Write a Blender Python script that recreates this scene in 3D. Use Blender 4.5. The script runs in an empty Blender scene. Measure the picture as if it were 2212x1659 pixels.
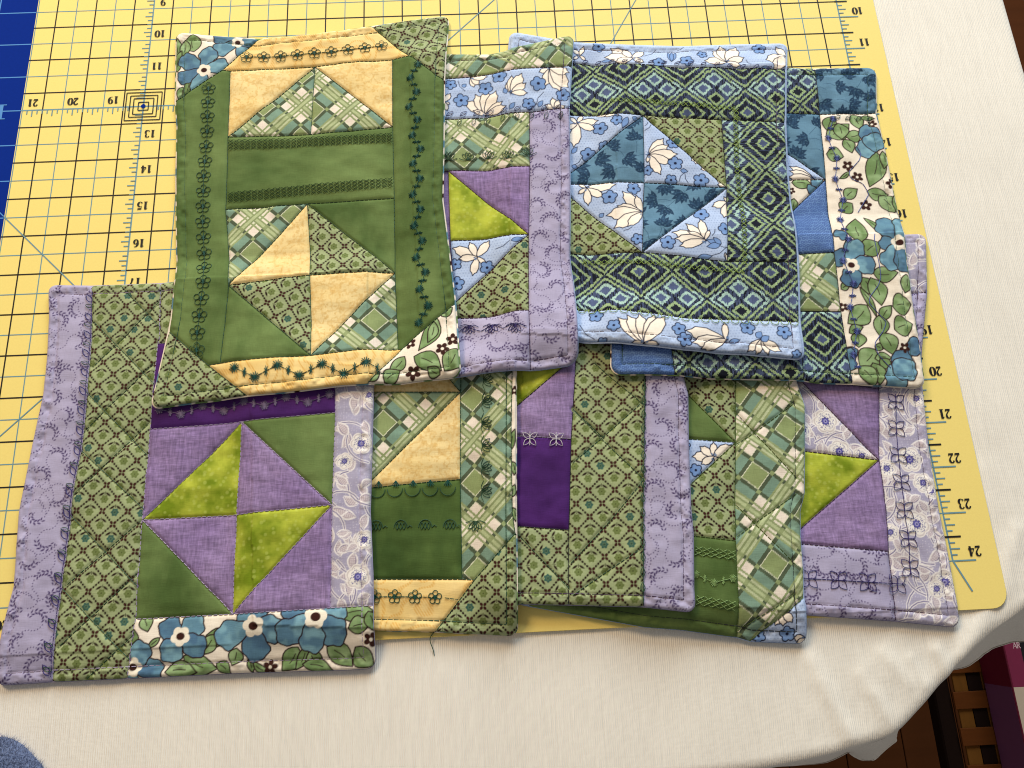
import bpy, math, random
import numpy as np
from mathutils import Matrix, Vector

# ------------------------------------------------------------------ camera
# all building below is in millimetres on a frame whose origin is the zero mark
# of the cutting mat (z = 0 is the mat's printed face); W() turns it into metres
OFF = np.array([240.0, 430.0, 744.0])
CR = np.array([[0.9988057040726362, 0.0437090574196341, -0.02183308982834261],
               [-0.04811797184980607, 0.9575019630130965, -0.2843846894808651],
               [0.008475039647495384, 0.28509561400616795, 0.9584616135127267]])
CC = np.array([-240.883967, -623.156967, 415.384271])
FPX = 1640.19137
scene = bpy.context.scene
cam = bpy.data.cameras.new('camera')
cam.sensor_width = 36.0
cam.lens = FPX / 2212 * 36
cam.clip_start = 0.01
cam.clip_end = 30
camo = bpy.data.objects.new('camera', cam)
scene.collection.objects.link(camo)
M4 = Matrix([list(CR[i]) + [float((CC + OFF)[i] / 1000)] for i in range(3)] + [[0, 0, 0, 1]])
camo.matrix_world = M4
scene.camera = camo

# ------------------------------------------------------------------ world, lamps, exposure
world = bpy.data.worlds.new('World')
scene.world = world
world.use_nodes = True
bg = world.node_tree.nodes['Background']
bg.inputs[0].default_value = (0.94, 0.90, 0.86, 1)
bg.inputs[1].default_value = 0.23


def area_lamp(name, loc, target, size, size_y, energy, color):
    d = bpy.data.lights.new(name, 'AREA')
    d.shape = 'RECTANGLE'
    d.size = size
    d.size_y = size_y
    d.energy = energy
    d.color = color
    o = bpy.data.objects.new(name, d)
    o.location = loc
    o.rotation_euler = (Vector(target) - Vector(loc)).to_track_quat('-Z', 'Y').to_euler()
    scene.collection.objects.link(o)
    return o


TGT = (0.05, 0.0, 0.75)
area_lamp('window_light', (0.40, 1.80, 1.78), TGT, 1.2, 1.0, 51, (0.84, 0.95, 1.0))
area_lamp('room_light', (-0.75, 1.05, 2.05), TGT, 0.5, 0.5, 21, (1.0, 0.76, 0.48))
scene.view_settings.view_transform = 'Standard'
scene.view_settings.look = 'None'
scene.view_settings.exposure = 0.0
scene.view_settings.gamma = 1.0
if hasattr(scene, 'cycles'):
    scene.cycles.filter_width = 1.05

# ------------------------------------------------------------------ helpers
rng = np.random.default_rng(7)
random.seed(7)
# crops of the photograph: origin and scale of each, so that measured points can be laid on the table
KR = {1: (0, 0), 2: (1344, 0), 3: (2688, 0), 4: (0, 1008), 5: (1344, 1008), 6: (2688, 1008), 7: (0, 2016), 8: (1344, 2016), 9: (2688, 2016)}
KR = {k: (v[0], v[1], 2212 / 1344) for k, v in KR.items()}
KR.update({'h': (2860, 1480, 1.594), 'd': (3300, 260, 2.765), 'e': (3300, 860, 2.441), 'f': (500, 2380, 2.212),
           'c': (2240, 180, 2.572), 'p': (2240, 440, 2.765), 'b': (1740, 160, 2.370), 'i': (3150, 1520, 1.728),
           'r': (3200, 2300, 2.291), 'q': (0, 0, 2212 / 4032), 's': (1440, 1440, 1.508), 'g': (600, 1380, 2.458)})


def Q(p):
    o = KR[p[0]]
    return ((o[0] + p[1] / o[2]) * 2212 / 4032, (o[1] + p[2] / o[2]) * 2212 / 4032)


def on_plane(p, z=0.0):
    """the point of the table plane (height z, mm) measured at crop point p"""
    q = Q(p)
    d = CR @ np.array([(q[0] - 1106) / FPX, -(q[1] - 829.5) / FPX, -1.0])
    t = (z - CC[2]) / d[2]
    return (CC + t * d)[:2]


def lin(r, g, b):
    c = np.array([r, g, b]) / 255.0
    return np.where(c <= 0.04045, c / 12.92, ((c + 0.055) / 1.055) ** 2.4)


def mesh_obj(name, V, F, mat, parent=None, origin=None, col=None, smooth=True):
    """one mesh object from vertices in mm; F is a list of (n,3)/(n,4) index arrays"""
    V = np.asarray(V, float)
    org = np.zeros(3) if origin is None else np.asarray(origin, float)
    if parent is None:
        P = (V + OFF) / 1000.0
    else:
        P = (V - org) / 1000.0
    me = bpy.data.meshes.new(name)
    me.vertices.add(len(P))
    me.vertices.foreach_set('co', P.astype(np.float32).ravel())
    if not isinstance(F, list):
        F = [F]
    F = [np.asarray(f, np.int32) for f in F if len(f)]
    idx = np.concatenate([f.ravel() for f in F])
    tot = np.concatenate([np.full(len(f), f.shape[1], np.int32) for f in F])
    st = np.concatenate([[0], np.cumsum(tot)[:-1]]).astype(np.int32)
    me.loops.add(len(idx))
    me.loops.foreach_set('vertex_index', idx)
    me.polygons.add(len(tot))
    me.polygons.foreach_set('loop_start', st)
    me.polygons.foreach_set('loop_total', tot)
    me.polygons.foreach_set('use_smooth', np.full(len(tot), smooth, bool))
    if col is not None:
        a = me.color_attributes.new('print', 'FLOAT_COLOR', 'POINT')
        c4 = np.ones((len(P), 4), np.float32)
        c4[:, :3] = col
        a.data.foreach_set('color', c4.ravel())
    me.update(calc_edges=True)
    me.materials.append(mat)
    o = bpy.data.objects.new(name, me)
    scene.collection.objects.link(o)
    if parent is not None:
        o.parent = parent
    return o


def thing(name, label, cat, loc, group=None):
    o = bpy.data.objects.new(name, None)
    o.empty_display_size = 0.02
    o.location = (np.asarray(loc, float) + OFF) / 1000.0
    o['label'] = label
    o['category'] = cat
    if group:
        o['group'] = group
    scene.collection.objects.link(o)
    return o


# ------------------------------------------------------------------ materials
def new_mat(name):
    m = bpy.data.materials.new(name)
    m.use_nodes = True
    nt = m.node_tree
    b = nt.nodes['Principled BSDF']
    return m, nt, b


def nd(nt, typ, **kw):
    n = nt.nodes.new(typ)
    for k, v in kw.items():
        if k.startswith('i_'):
            n.inputs[k[2:]].default_value = v
        else:
            setattr(n, k, v)
    return n


def stretched_noise(nt, scale, detail=2.0, rough=0.5):
    tc = nd(nt, 'ShaderNodeTexCoord')
    mp = nd(nt, 'ShaderNodeMapping')
    mp.inputs['Scale'].default_value = scale
    nt.links.new(tc.outputs['Object'], mp.inputs['Vector'])
    nz = nd(nt, 'ShaderNodeTexNoise')
    nz.inputs['Scale'].default_value = 1.0
    nz.inputs['Detail'].default_value = detail
    nz.inputs['Roughness'].default_value = rough
    nt.links.new(mp.outputs['Vector'], nz.inputs['Vector'])
    return nz.outputs['Fac']


def mathn(nt, op, a, b=None, c=None):
    n = nd(nt, 'ShaderNodeMath', operation=op)
    for i, x in enumerate((a, b, c)):
        if x is None:
            continue
        if isinstance(x, (int, float)):
            n.inputs[i].default_value = x
        else:
            nt.links.new(x, n.inputs[i])
    return n.outputs[0]


def fabric_mat(name, weave=0.10, bump=0.25, rough=0.85, spec=0.18):
    """printed cotton: the print is a per-vertex colour, the yarn is noise drawn out along warp and weft"""
    m, nt, b = new_mat(name)
    at = nd(nt, 'ShaderNodeAttribute', attribute_name='print')
    w1 = stretched_noise(nt, (2200, 260, 600), 2)
    w2 = stretched_noise(nt, (260, 2200, 600), 2)
    s = mathn(nt, 'ADD', w1, w2)
    k = mathn(nt, 'MULTIPLY_ADD', s, weave * 2.6, 1.0 - weave * 2.6)
    mx = nd(nt, 'ShaderNodeVectorMath', operation='SCALE')
    nt.links.new(at.outputs['Color'], mx.inputs[0])
    nt.links.new(k, mx.inputs['Scale'])
    nt.links.new(mx.outputs[0], b.inputs['Base Color'])
    bp = nd(nt, 'ShaderNodeBump')
    bp.inputs['Strength'].default_value = bump
    bp.inputs['Distance'].default_value = 0.00025
    nt.links.new(s, bp.inputs['Height'])
    nt.links.new(bp.outputs[0], b.inputs['Normal'])
    b.inputs['Roughness'].default_value = rough
    b.inputs['Specular IOR Level'].default_value = spec
    return m


def plain_mat(name, rgb, rough=0.6, spec=0.3, var=0.0, scale=(200, 200, 200), bump=0.0):
    m, nt, b = new_mat(name)
    c = lin(*rgb)
    if var > 0:
        n = stretched_noise(nt, scale, 3)
        k = mathn(nt, 'MULTIPLY_ADD', n, var * 2, 1.0 - var)
        mx = nd(nt, 'ShaderNodeVectorMath', operation='SCALE')
        mx.inputs[0].default_value = tuple(c)
        nt.links.new(k, mx.inputs['Scale'])
        nt.links.new(mx.outputs[0], b.inputs['Base Color'])
        if bump:
            bp = nd(nt, 'ShaderNodeBump')
            bp.inputs['Strength'].default_value = bump
            bp.inputs['Distance'].default_value = 0.0005
            nt.links.new(n, bp.inputs['Height'])
            nt.links.new(bp.outputs[0], b.inputs['Normal'])
    else:
        b.inputs['Base Color'].default_value = (*c, 1)
    b.inputs['Roughness'].default_value = rough
    b.inputs['Specular IOR Level'].default_value = spec
    return m


FAB = {'geo': ('lattice_patch', fabric_mat('lattice_flower_cotton')), 'plaid': ('plaid_patch', fabric_mat('plaid_cotton')),
       'vine': ('vine_patch', fabric_mat('lavender_vine_cotton', 0.07)), 'tulip': ('waterlily_patch', fabric_mat('waterlily_cotton', 0.05)),
       'floral': ('floral_patch', fabric_mat('big_floral_cotton', 0.07)), 'ikat': ('ikat_patch', fabric_mat('ikat_cotton', 0.10)),
       'ikath': ('ikat_patch', fabric_mat('ikat_cotton_turned', 0.10)), 'teal': ('teal_patch', fabric_mat('teal_sprig_cotton', 0.10)),
       'blued': ('blue_patch', fabric_mat('blue_ring_cotton', 0.07)), 'pais': ('paisley_patch', fabric_mat('lavender_paisley_cotton', 0.06)),
       'green': ('green_patch', fabric_mat('mottled_green_cotton', 0.09)), 'green2': ('green_patch', fabric_mat('deep_green_cotton', 0.09)),
       'yel': ('yellow_patch', fabric_mat('marbled_yellow_cotton', 0.07)), 'ypais': ('yellow_strip_patch', fabric_mat('yellow_swirl_cotton', 0.05)),
       'lime': ('lime_patch', fabric_mat('lime_batik_cotton', 0.07)), 'purp': ('purple_patch', fabric_mat('purple_chambray', 0.26, 0.3)),
       'dark': ('violet_patch', fabric_mat('deep_violet_cotton', 0.10))}
COARSE = {'green': 0.8, 'green2': 0.8, 'purp': 0.9, 'dark': 0.9, 'yel': 0.55, 'lime': 0.5}
FINE = 0.42
LAB = {'geo': 'pale green cotton with brown lattice and flowers', 'plaid': 'green and white diagonal plaid cotton', 'vine': 'lavender cotton with purple leafy curls',
       'tulip': 'light blue cotton with white water lilies', 'floral': 'white cotton with big blue flowers and green leaves', 'ikat': 'black and green ikat diamond cotton',
       'ikath': 'black and green ikat cotton turned sideways', 'teal': 'teal cotton with dark leaf sprigs', 'blued': 'blue cotton with darker rings', 'pais': 'lavender cotton with cream flowers',
       'green': 'mottled moss green cotton', 'green2': 'deep green cotton', 'yel': 'marbled yellow cotton', 'ypais': 'yellow cotton with faint orange swirls', 'lime': 'lime batik cotton',
       'purp': 'woven mid purple cotton', 'dark': 'deep violet cotton'}
THREADS = {}


def thread_mat(key, rgb):
    if key not in THREADS:
        THREADS[key] = plain_mat(key + '_thread', rgb, 0.6, 0.3, 0.25, (3000, 3000, 3000))
    return THREADS[key]


TH = {'black': (40, 44, 44), 'dkgreen': (44, 78, 56), 'tealg': (16, 78, 72), 'purple': (52, 40, 104), 'white': (205, 200, 205), 'lilac': (168, 155, 184), 'lime': (148, 178, 92),
      'blue': (78, 92, 158), 'grey': (120, 108, 140), 'plum': (74, 54, 82), 'moss': (70, 92, 40), 'sage': (130, 160, 100)}


# ------------------------------------------------------------------ noise
def vnoise(x, y, s, seed=0):
    x = x / s
    y = y / s
    xi = np.floor(x).astype(np.int64)
    yi = np.floor(y).astype(np.int64)
    fx = x - xi
    fy = y - yi
    fx = fx * fx * (3 - 2 * fx)
    fy = fy * fy * (3 - 2 * fy)

    def h(a, b):
        n = (a * 374761393 + b * 668265263 + seed * 974634777) & 0x7fffffff
        n = ((n ^ (n >> 13)) * 1274126177) & 0x7fffffff
        n = n ^ (n >> 16)
        return (n & 0xffff) / 65535.0
    return (h(xi, yi) * (1 - fx) + h(xi + 1, yi) * fx) * (1 - fy) + (h(xi, yi + 1) * (1 - fx) + h(xi + 1, yi + 1) * fx) * fy


def fbm(x, y, s, seed=0, o=4):
    r = 0
    a = 0.5
    t = 0
    for i in range(o):
        r = r + a * vnoise(x, y, s / 2 ** i, seed + i * 17)
        t += a
        a *= 0.55
    return r / t


def hash2(i, j, seed=0):
    n = (i.astype(np.int64) * 374761393 + j.astype(np.int64) * 668265263 + seed * 69069) & 0x7fffffff
    n = ((n ^ (n >> 13)) * 1274126177) & 0x7fffffff
    return ((n ^ (n >> 16)) & 0xffff) / 65535.0


def mixc(a, b, t):
    return a * (1 - t[:, None]) + b * t[:, None]


def cov(d, aa=0.36):
    """coverage from a signed distance in mm (negative inside)"""
    return np.clip(0.5 - d / aa, 0, 1)


# ------------------------------------------------------------------ painting print motifs on vertices
class Paint:
    def __init__(s, xy, col):
        s.xy = xy
        s.col = col
        s.cs = 3.0
        s.o = xy.min(0)
        ij = np.floor((xy - s.o) / s.cs).astype(int)
        s.nx = int(ij[:, 0].max()) + 1
        s.ny = int(ij[:, 1].max()) + 1
        key = ij[:, 1] * s.nx + ij[:, 0]
        s.order = np.argsort(key, kind='stable')
        s.start = np.searchsorted(key[s.order], np.arange(s.nx * s.ny + 1))

    def near(s, lo, hi):
        a = np.floor((np.asarray(lo) - s.o) / s.cs).astype(int)
        b = np.floor((np.asarray(hi) - s.o) / s.cs).astype(int)
        x0, x1 = max(a[0], 0), min(b[0], s.nx - 1)
        y0, y1 = max(a[1], 0), min(b[1], s.ny - 1)
        if x0 > x1 or y0 > y1:
            return np.zeros(0, int)
        out = [s.order[s.start[j * s.nx + x0]:s.start[j * s.nx + x1 + 1]] for j in range(y0, y1 + 1)]
        return np.concatenate(out)

    def put(s, i, c, a):
        s.col[i] = s.col[i] * (1 - a[:, None]) + c * a[:, None]

    def poly(s, P, fill=None, line=None, lw=0.35, shade=None, closed=True):
        P = np.asarray(P, float)
        i = s.near(P.min(0) - lw - .4, P.max(0) + lw + .4)
        if len(i) == 0:
            return
        X = s.xy[i]
        A = P
        B = np.roll(P, -1, 0)
        if not closed:
            A = A[:-1]
            B = B[:-1]
        d2 = np.full(len(i), 1e9)
        ins = np.zeros(len(i), bool)
        for (ax, ay), (bx, by) in zip(A, B):
            ex, ey = bx - ax, by - ay
            L = ex * ex + ey * ey + 1e-12
            t = np.clip(((X[:, 0] - ax) * ex + (X[:, 1] - ay) * ey) / L, 0, 1)
            d2 = np.minimum(d2, (X[:, 0] - ax - t * ex) ** 2 + (X[:, 1] - ay - t * ey) ** 2)
            if closed:
                c = ((ay > X[:, 1]) != (by > X[:, 1]))
                if ey != 0:
                    ins ^= c & (X[:, 0] < (X[:, 1] - ay) / ey * ex + ax)
        d = np.sqrt(d2)
        if fill is not None and closed:
            sd = np.where(ins, -d, d)
            f = fill if shade is None else fill[None] * (1 - shade(X)[:, None]) + shade.c * shade(X)[:, None]
            s.put(i, f, cov(sd))
        if line is not None:
            s.put(i, line, cov(d - lw / 2))

    def line(s, P, c, lw=0.35):
        s.poly(P, None, c, lw, closed=False)

    def dot(s, p, r, c, ang=0, asp=1.0):
        m = max(r, r * asp) + .3
        i = s.near(np.asarray(p) - m, np.asarray(p) + m)
        if len(i) == 0:
            return
        X = s.xy[i] - p
        ca, sa = math.cos(ang), math.sin(ang)
        u = X[:, 0] * ca + X[:, 1] * sa
        v = -X[:, 0] * sa + X[:, 1] * ca
        s.put(i, c, cov(np.hypot(u / asp, v) - r))


class Streak:
    """lighter wash inside a printed petal"""
    def __init__(s, c, seed):
        s.c = c
        s.seed = seed

    def __call__(s, X):
        return np.clip((fbm(X[:, 0], X[:, 1], 4.5, s.seed, 2) - .38) * 3.2, 0, 1)


def smooth_closed(P, n=3):
    P = np.asarray(P, float)
    for _ in range(n):
        Qn = np.roll(P, -1, 0)
        P = np.stack([P * .75 + Qn * .25, P * .25 + Qn * .75], 1).reshape(-1, 2)
    return P


def leaf_poly(b, t, w, bend=0.0, n=9):
    b = np.asarray(b, float)
    t = np.asarray(t, float)
    d = t - b
    nrm = np.array([-d[1], d[0]])
    s = np.linspace(0, 1, n)
    prof = np.sin(np.pi * s ** 0.85) * 0.5
    mid = b + d * s[:, None] + nrm * (np.sin(np.pi * s) * bend)[:, None]
    L = np.linalg.norm(d)
    u = nrm / L
    l = mid + u * (prof * w)[:, None]
    r = mid - u * (prof * w)[:, None]
    return np.concatenate([l, r[::-1][1:-1]]), mid


# FLORAL colours
FC = dict(bg=lin(234, 221, 204), green=lin(112, 138, 88), gl=lin(144, 168, 120), out=lin(44, 22, 24), blue=lin(98, 138, 160), deep=lin(78, 112, 142), light=lin(126, 168, 184), brown=lin(56, 26, 20), cream=lin(240, 230, 212))


def fl_leaf(P, b, t, w, bend=0.0):
    pl, mid = leaf_poly(b, t, w, bend)
    st = Streak(FC['gl'], int(abs(b[0] * 7)))
    P.poly(pl, FC['green'], FC['out'], 0.68, st)
    P.line(mid[2:6], FC['out'], 0.5)


def fl_petal(P, c, p, R, seed):
    c = np.asarray(c, float)
    p = np.asarray(p, float)
    d = c - p
    D = np.linalg.norm(d)
    a0 = math.atan2(d[1], d[0])
    ph = np.linspace(0, 2 * math.pi, 28, endpoint=False)
    r = R * (1 + .07 * np.sin(4 * ph + seed) + .05 * np.sin(7 * ph + seed * 2.3))
    w = np.clip(np.cos(ph - a0), 0, 1) ** 7
    r = r * (1 - w) + D * .95 * w
    pts = p + np.stack([np.cos(ph), np.sin(ph)], 1) * r[:, None]
    P.poly(pts, FC['blue'] if seed % 2 else FC['deep'] * .5 + FC['blue'] * .5, FC['out'], 0.68, Streak(FC['light'] if seed % 3 else FC['deep'], seed))


def fl_heart(P, c, r, seed=0):
    ph = np.linspace(0, 2 * math.pi, 40, endpoint=False)
    rr = r * (0.78 + .30 * np.abs(np.cos(2.5 * ph + seed)) ** .7)
    P.poly(np.asarray(c) + np.stack([np.cos(ph), np.sin(ph)], 1) * rr[:, None], FC['cream'])
    P.dot(c, r * .40, FC['brown'], 0, 1.15)


def fl_brown(P, c, r, seed=0):
    for k in range(5):
        a = seed + k * 2 * math.pi / 5
        P.dot(np.asarray(c) + r * .62 * np.array([math.cos(a), math.sin(a)]), r * .36, FC['brown'], a, 1.25)
    P.dot(c, r * .3, FC['brown'])
    P.dot(c, r * .24, FC['cream'])


def paint_floral(P, at, items, seed=1):
    """items: ('L',b,t,w[,bend]) leaf, ('F',centre,[(petal,R)..],heart r), ('B',c,r) small brown flower; coordinates are crop points"""
    k = seed
    for it in items:
        k += 1
        if it[0] == 'L':
            fl_leaf(P, at(it[1]), at(it[2]), it[3], it[4] if len(it) > 4 else .08)
        elif it[0] == 'F':
            c = at(it[1])
            for j, (pp, R) in enumerate(it[2]):
                fl_petal(P, c, at(pp), R, k * 3 + j)
            if it[3] > 0:
                fl_heart(P, c, it[3], k)
        elif it[0] == 'B':
            fl_brown(P, at(it[1]), it[2], k)


# TULIP (water lily) print
TC = dict(bg=lin(174, 192, 226), dots=lin(138, 156, 194), cream=lin(246, 234, 220), out=lin(20, 22, 54), blue=lin(118, 150, 202), deep=lin(44, 56, 112))


def tl_flower(P, c, r, seed=0):
    ph = np.linspace(0, 2 * math.pi, 45, endpoint=False)
    rr = r * (0.60 + .40 * np.abs(np.cos(2.5 * ph + seed)) ** .55)
    P.poly(np.asarray(c) + np.stack([np.cos(ph), np.sin(ph)], 1) * rr[:, None], TC['blue'], TC['out'], 0.6)
    P.dot(c, r * .2, TC['out'])


def tl_lily(P, b, tips, w):
    b = np.asarray(b, float)
    for j, t in enumerate(tips):
        t = np.asarray(t, float)
        L = np.linalg.norm(t - b)
        d = (t - b) / (L + 1e-9)
        nrm = np.array([-d[1], d[0]])
        ww = w * L * .42
        pts = [b - d * .06 * L, b + d * .22 * L + nrm * ww * .72, b + d * .55 * L + nrm * ww, b + d * .80 * L + nrm * ww * .72, b + d * .86 * L + nrm * ww * .30,
               b + d * L, b + d * .86 * L - nrm * ww * .34, b + d * .78 * L - nrm * ww * .8, b + d * .5 * L - nrm * ww, b + d * .2 * L - nrm * ww * .6]
        P.poly(pts, TC['cream'], TC['out'], 0.6)
    for k in range(4):
        a = random.random() * 6.28
        P.dot(b + 1.5 * np.array([math.cos(a), math.sin(a)]), .4, TC['blue'] * .6, a, 1.8)


def paint_tulip(P, at, items, seed=0):
    for it in items:
        if it[0] == 'T':
            tl_lily(P, at(it[1]), [at(t) for t in it[2]], it[3] if len(it) > 3 else .52)
    for k, it in enumerate(items):
        if it[0] == 'F':
            tl_flower(P, at(it[1]), it[2], k + seed)
        elif it[0] == 'S':
            a, b = at(it[1]), at(it[2])
            P.line([a, (a + b) / 2 + .12 * np.array([b[1] - a[1], a[0] - b[0]]), b], TC['out'], .45)
        elif it[0] == 'V':
            pl, mid = leaf_poly(at(it[1]), at(it[2]), it[3])
            P.poly(pl, TC['blue'], TC['out'], .42)


# ------------------------------------------------------------------ periodic prints: f(u, v) in mm
def print_geo(u, v, seed=0):
    a = 13.9
    N = len(u)
    ia, ja = np.round(u / a), np.round(v / a)
    da = np.abs(u - ia * a) + np.abs(v - ja * a)
    ib, jb = np.round(u / a - .5), np.round(v / a - .5)
    db = np.abs(u - (ib + .5) * a) + np.abs(v - (jb + .5) * a)
    A = da < db
    dx = np.where(A, u - ia * a, u - (ib + .5) * a)
    dy = np.where(A, v - ja * a, v - (jb + .5) * a)
    hh = hash2(np.where(A, ia * 2, ib * 2 + 1), np.where(A, ja * 2, jb * 2 + 1), 5 + seed)
    base = lin(152, 163, 121)
    col = np.tile(base, (N, 1)) * (0.93 + .14 * fbm(u, v, 9, 3 + seed, 2))[:, None]
    # pale bloom inside each diamond
    col = mixc(col, lin(174, 184, 138), np.clip(1 - np.hypot(dx, dy) / 5.2, 0, 1) * .6)
    th = np.arctan2(dy + .6, dx)
    r = np.hypot(dx, dy + .6)
    rf = 2.05 * (1 + .13 * np.cos(6 * th))
    fc = np.where((hh > .74)[:, None], lin(58, 94, 84), lin(106, 119, 68))
    f = cov(r - rf)
    col = col * (1 - f[:, None]) + fc * f[:, None]
    col = mixc(col, lin(128, 142, 90), cov(np.abs(r - .8) - .12) * .5)
    col = mixc(col, lin(60, 66, 30), cov(r - .28))
    br = lin(38, 18, 13)
    col = mixc(col, br, cov(np.maximum(np.abs(dx) - .14, np.abs(dy - 2.6) - 1.0)))
    for sg in (-1, 1):
        px, py = dx - sg * 1.75, dy - 2.0
        ca, sa = math.cos(math.radians(32)), -sg * math.sin(math.radians(32))
        p, q = px * ca + py * sa, -px * sa + py * ca
        col = mixc(col, br, cov((np.hypot(p / 1.6, q / .58) - 1) * .5))
    d = (a / 2 - (np.abs(dx) + np.abs(dy))) / math.sqrt(2)
    s = (np.abs(dx) - np.abs(dy)) / math.sqrt(2)
    for c in (-1.62, 0.05, 1.72):
        col = mixc(col, br, cov((np.hypot((s - c) / .68, d / .58) - 1) * .58))
    red = lin(58, 22, 18)
    for c in (-3.55, 3.65):
        col = mixc(col, red, cov((np.hypot((s - c) / 1.0, d / .75) - 1) * .7))
    return col


def print_plaid(u, v, seed=0):
    T = 33.4
    p = (u + v) / math.sqrt(2)
    q = (v - u) / math.sqrt(2)

    def band(x):
        x = x - T * np.round(x / T)
        ax = np.abs(x)
        return x, ax
    px, pa = band(p)
    qx, qa = band(q)
    O, D, Wd = 5.3, 7.5, 12.4       # half width of the big square, edge of the dark bar, edge of the block beside it
    olive, teal, dark, white = lin(140, 154, 104), lin(122, 150, 132), lin(80, 91, 70), lin(232, 219, 205)
    strp, pale, lite = lin(146, 158, 112), lin(212, 213, 186), lin(176, 186, 142)
    bp = np.where(pa < O, 0, np.where(pa < D, 1, np.where(pa < Wd, 2, 3)))
    bq = np.where(qa < O, 0, np.where(qa < D, 1, np.where(qa < Wd, 2, 3)))
    table = np.zeros((4, 4, 3))
    table[0, 0] = olive
    table[0, 1] = table[1, 0] = dark
    table[1, 2] = table[2, 1] = dark
    table[1, 1] = olive * .9 + lite * .1
    table[0, 2] = table[2, 0] = teal
    table[2, 2] = white
    table[3, :] = strp
    table[:, 3] = strp
    col = table[bp, bq]
    # printed fine pale outlines along the bars, and the cream dashes in the striped band
    for (x, xa, yb, ya) in ((p, pa, bq, qa), (q, qa, bp, pa)):
        m = (np.abs(xa - O) < .22) & (yb == 0)
        col = np.where(m[:, None], pale, col)
        m = (np.abs(xa - D) < .16) & (yb == 2)
        col = np.where(m[:, None], pale, col)
        sb = xa - Wd
        inb = sb > 0
        ln1 = inb & (np.abs(sb - 1.75) < .62)
        edge = inb & (np.abs(sb - 3.95) < .5)
        dk = inb & (np.abs(sb - 1.75) < .62) & (yb == 1)
        col = np.where((ln1 & (yb == 2))[:, None], white * .55 + pale * .45, col)
        col = np.where((ln1 & (yb == 0))[:, None], lite * .75 + pale * .25, col)
        col = np.where((edge & (yb != 1))[:, None], lite, col)
        col = np.where(dk[:, None], dark, col)
        deep = inb & (sb > 2.5) & (sb < 3.4)
        col = np.where(deep[:, None], strp * .86, col)
    m = (bp == 3) & (bq == 3) & (np.abs(pa - Wd - 1.75) < .7) & (np.abs(qa - Wd - 1.75) < .7)
    col = np.where(m[:, None], pale, col)
    return col * (0.92 + .16 * fbm(u, v, 6, 41, 3))[:, None]


def print_ikat(u, v, seed=0, turn=False):
    if turn:
        u, v = v, -u
    hx, hy = 19.0, 17.4
    ci = np.floor(u / .38)
    jit = (hash2(ci, ci * 0 + 3, seed) - .5) * 1.1 + (vnoise(u, v * .2, 1.2, 8) - .5) * .8
    w = v + jit
    ia, ja = np.round(u / (2 * hx)), np.round(w / (2 * hy))
    xa, ya = u - ia * 2 * hx, w - ja * 2 * hy
    da = np.abs(xa) / hx + np.abs(ya) / hy
    ib, jb = np.round(u / (2 * hx) - .5), np.round(w / (2 * hy) - .5)
    xb, yb = u - (ib + .5) * 2 * hx, w - (jb + .5) * 2 * hy
    db = np.abs(xb) / hx + np.abs(yb) / hy
    black, slate, green, pale = lin(18, 22, 36), lin(80, 92, 128), lin(146, 168, 124), lin(162, 192, 182)
    str_ = hash2(ci, np.floor(v / 3.3 + hash2(ci, ci * 0 + 9) * 3), 4)
    dk = np.where((str_ > .42)[:, None], black, slate * .55 + black * .45)
    col = dk.copy()
    inA = da <= db
    g1 = np.where((ya > 0)[:, None], green, pale)
    # cluster diamond: outline with four small diamonds
    col = np.where((inA & (da > .83) & (da < .93))[:, None], np.where((np.abs(ya) < 5)[:, None], pale, green), col)
    col = np.where((inA & (da < .80))[:, None], np.where((str_ > .55)[:, None], black, slate * .7), col)
    for (cx_, cy_) in ((.40, 0), (-.40, 0), (0, .42), (0, -.42)):
        dd = np.abs(xa / hx - cx_) + np.abs(ya / hy - cy_)
        blk = cy_ < 0
        col = np.where((inA & (dd < .30) & (dd > .185))[:, None], green if blk else pale, col)
        col = np.where((inA & (dd <= .185))[:, None], black if blk else slate, col)
    # concentric diamond
    inB = ~inA
    for lo, hi in ((.17, .265), (.52, .62), (.86, .96)):
        col = np.where((inB & (db > lo) & (db < hi))[:, None], green, col)
    col = np.where((inB & (db < .17))[:, None], slate * .8, col)
    col = np.where((inB & (db >= .29) & (db < .50))[:, None], np.where((str_ > .2)[:, None], black, slate * .5), col)
    return col * (0.85 + .3 * hash2(ci, ci * 0 + 1, 2))[:, None]


def print_mottle(u, v, c0, c1, s, seed, p=1.0):
    n = np.clip((fbm(u, v, s, seed, 5) - .25) * 2.0, 0, 1) ** p
    return mixc(np.tile(c0, (len(u), 1)), c1, n)


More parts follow.
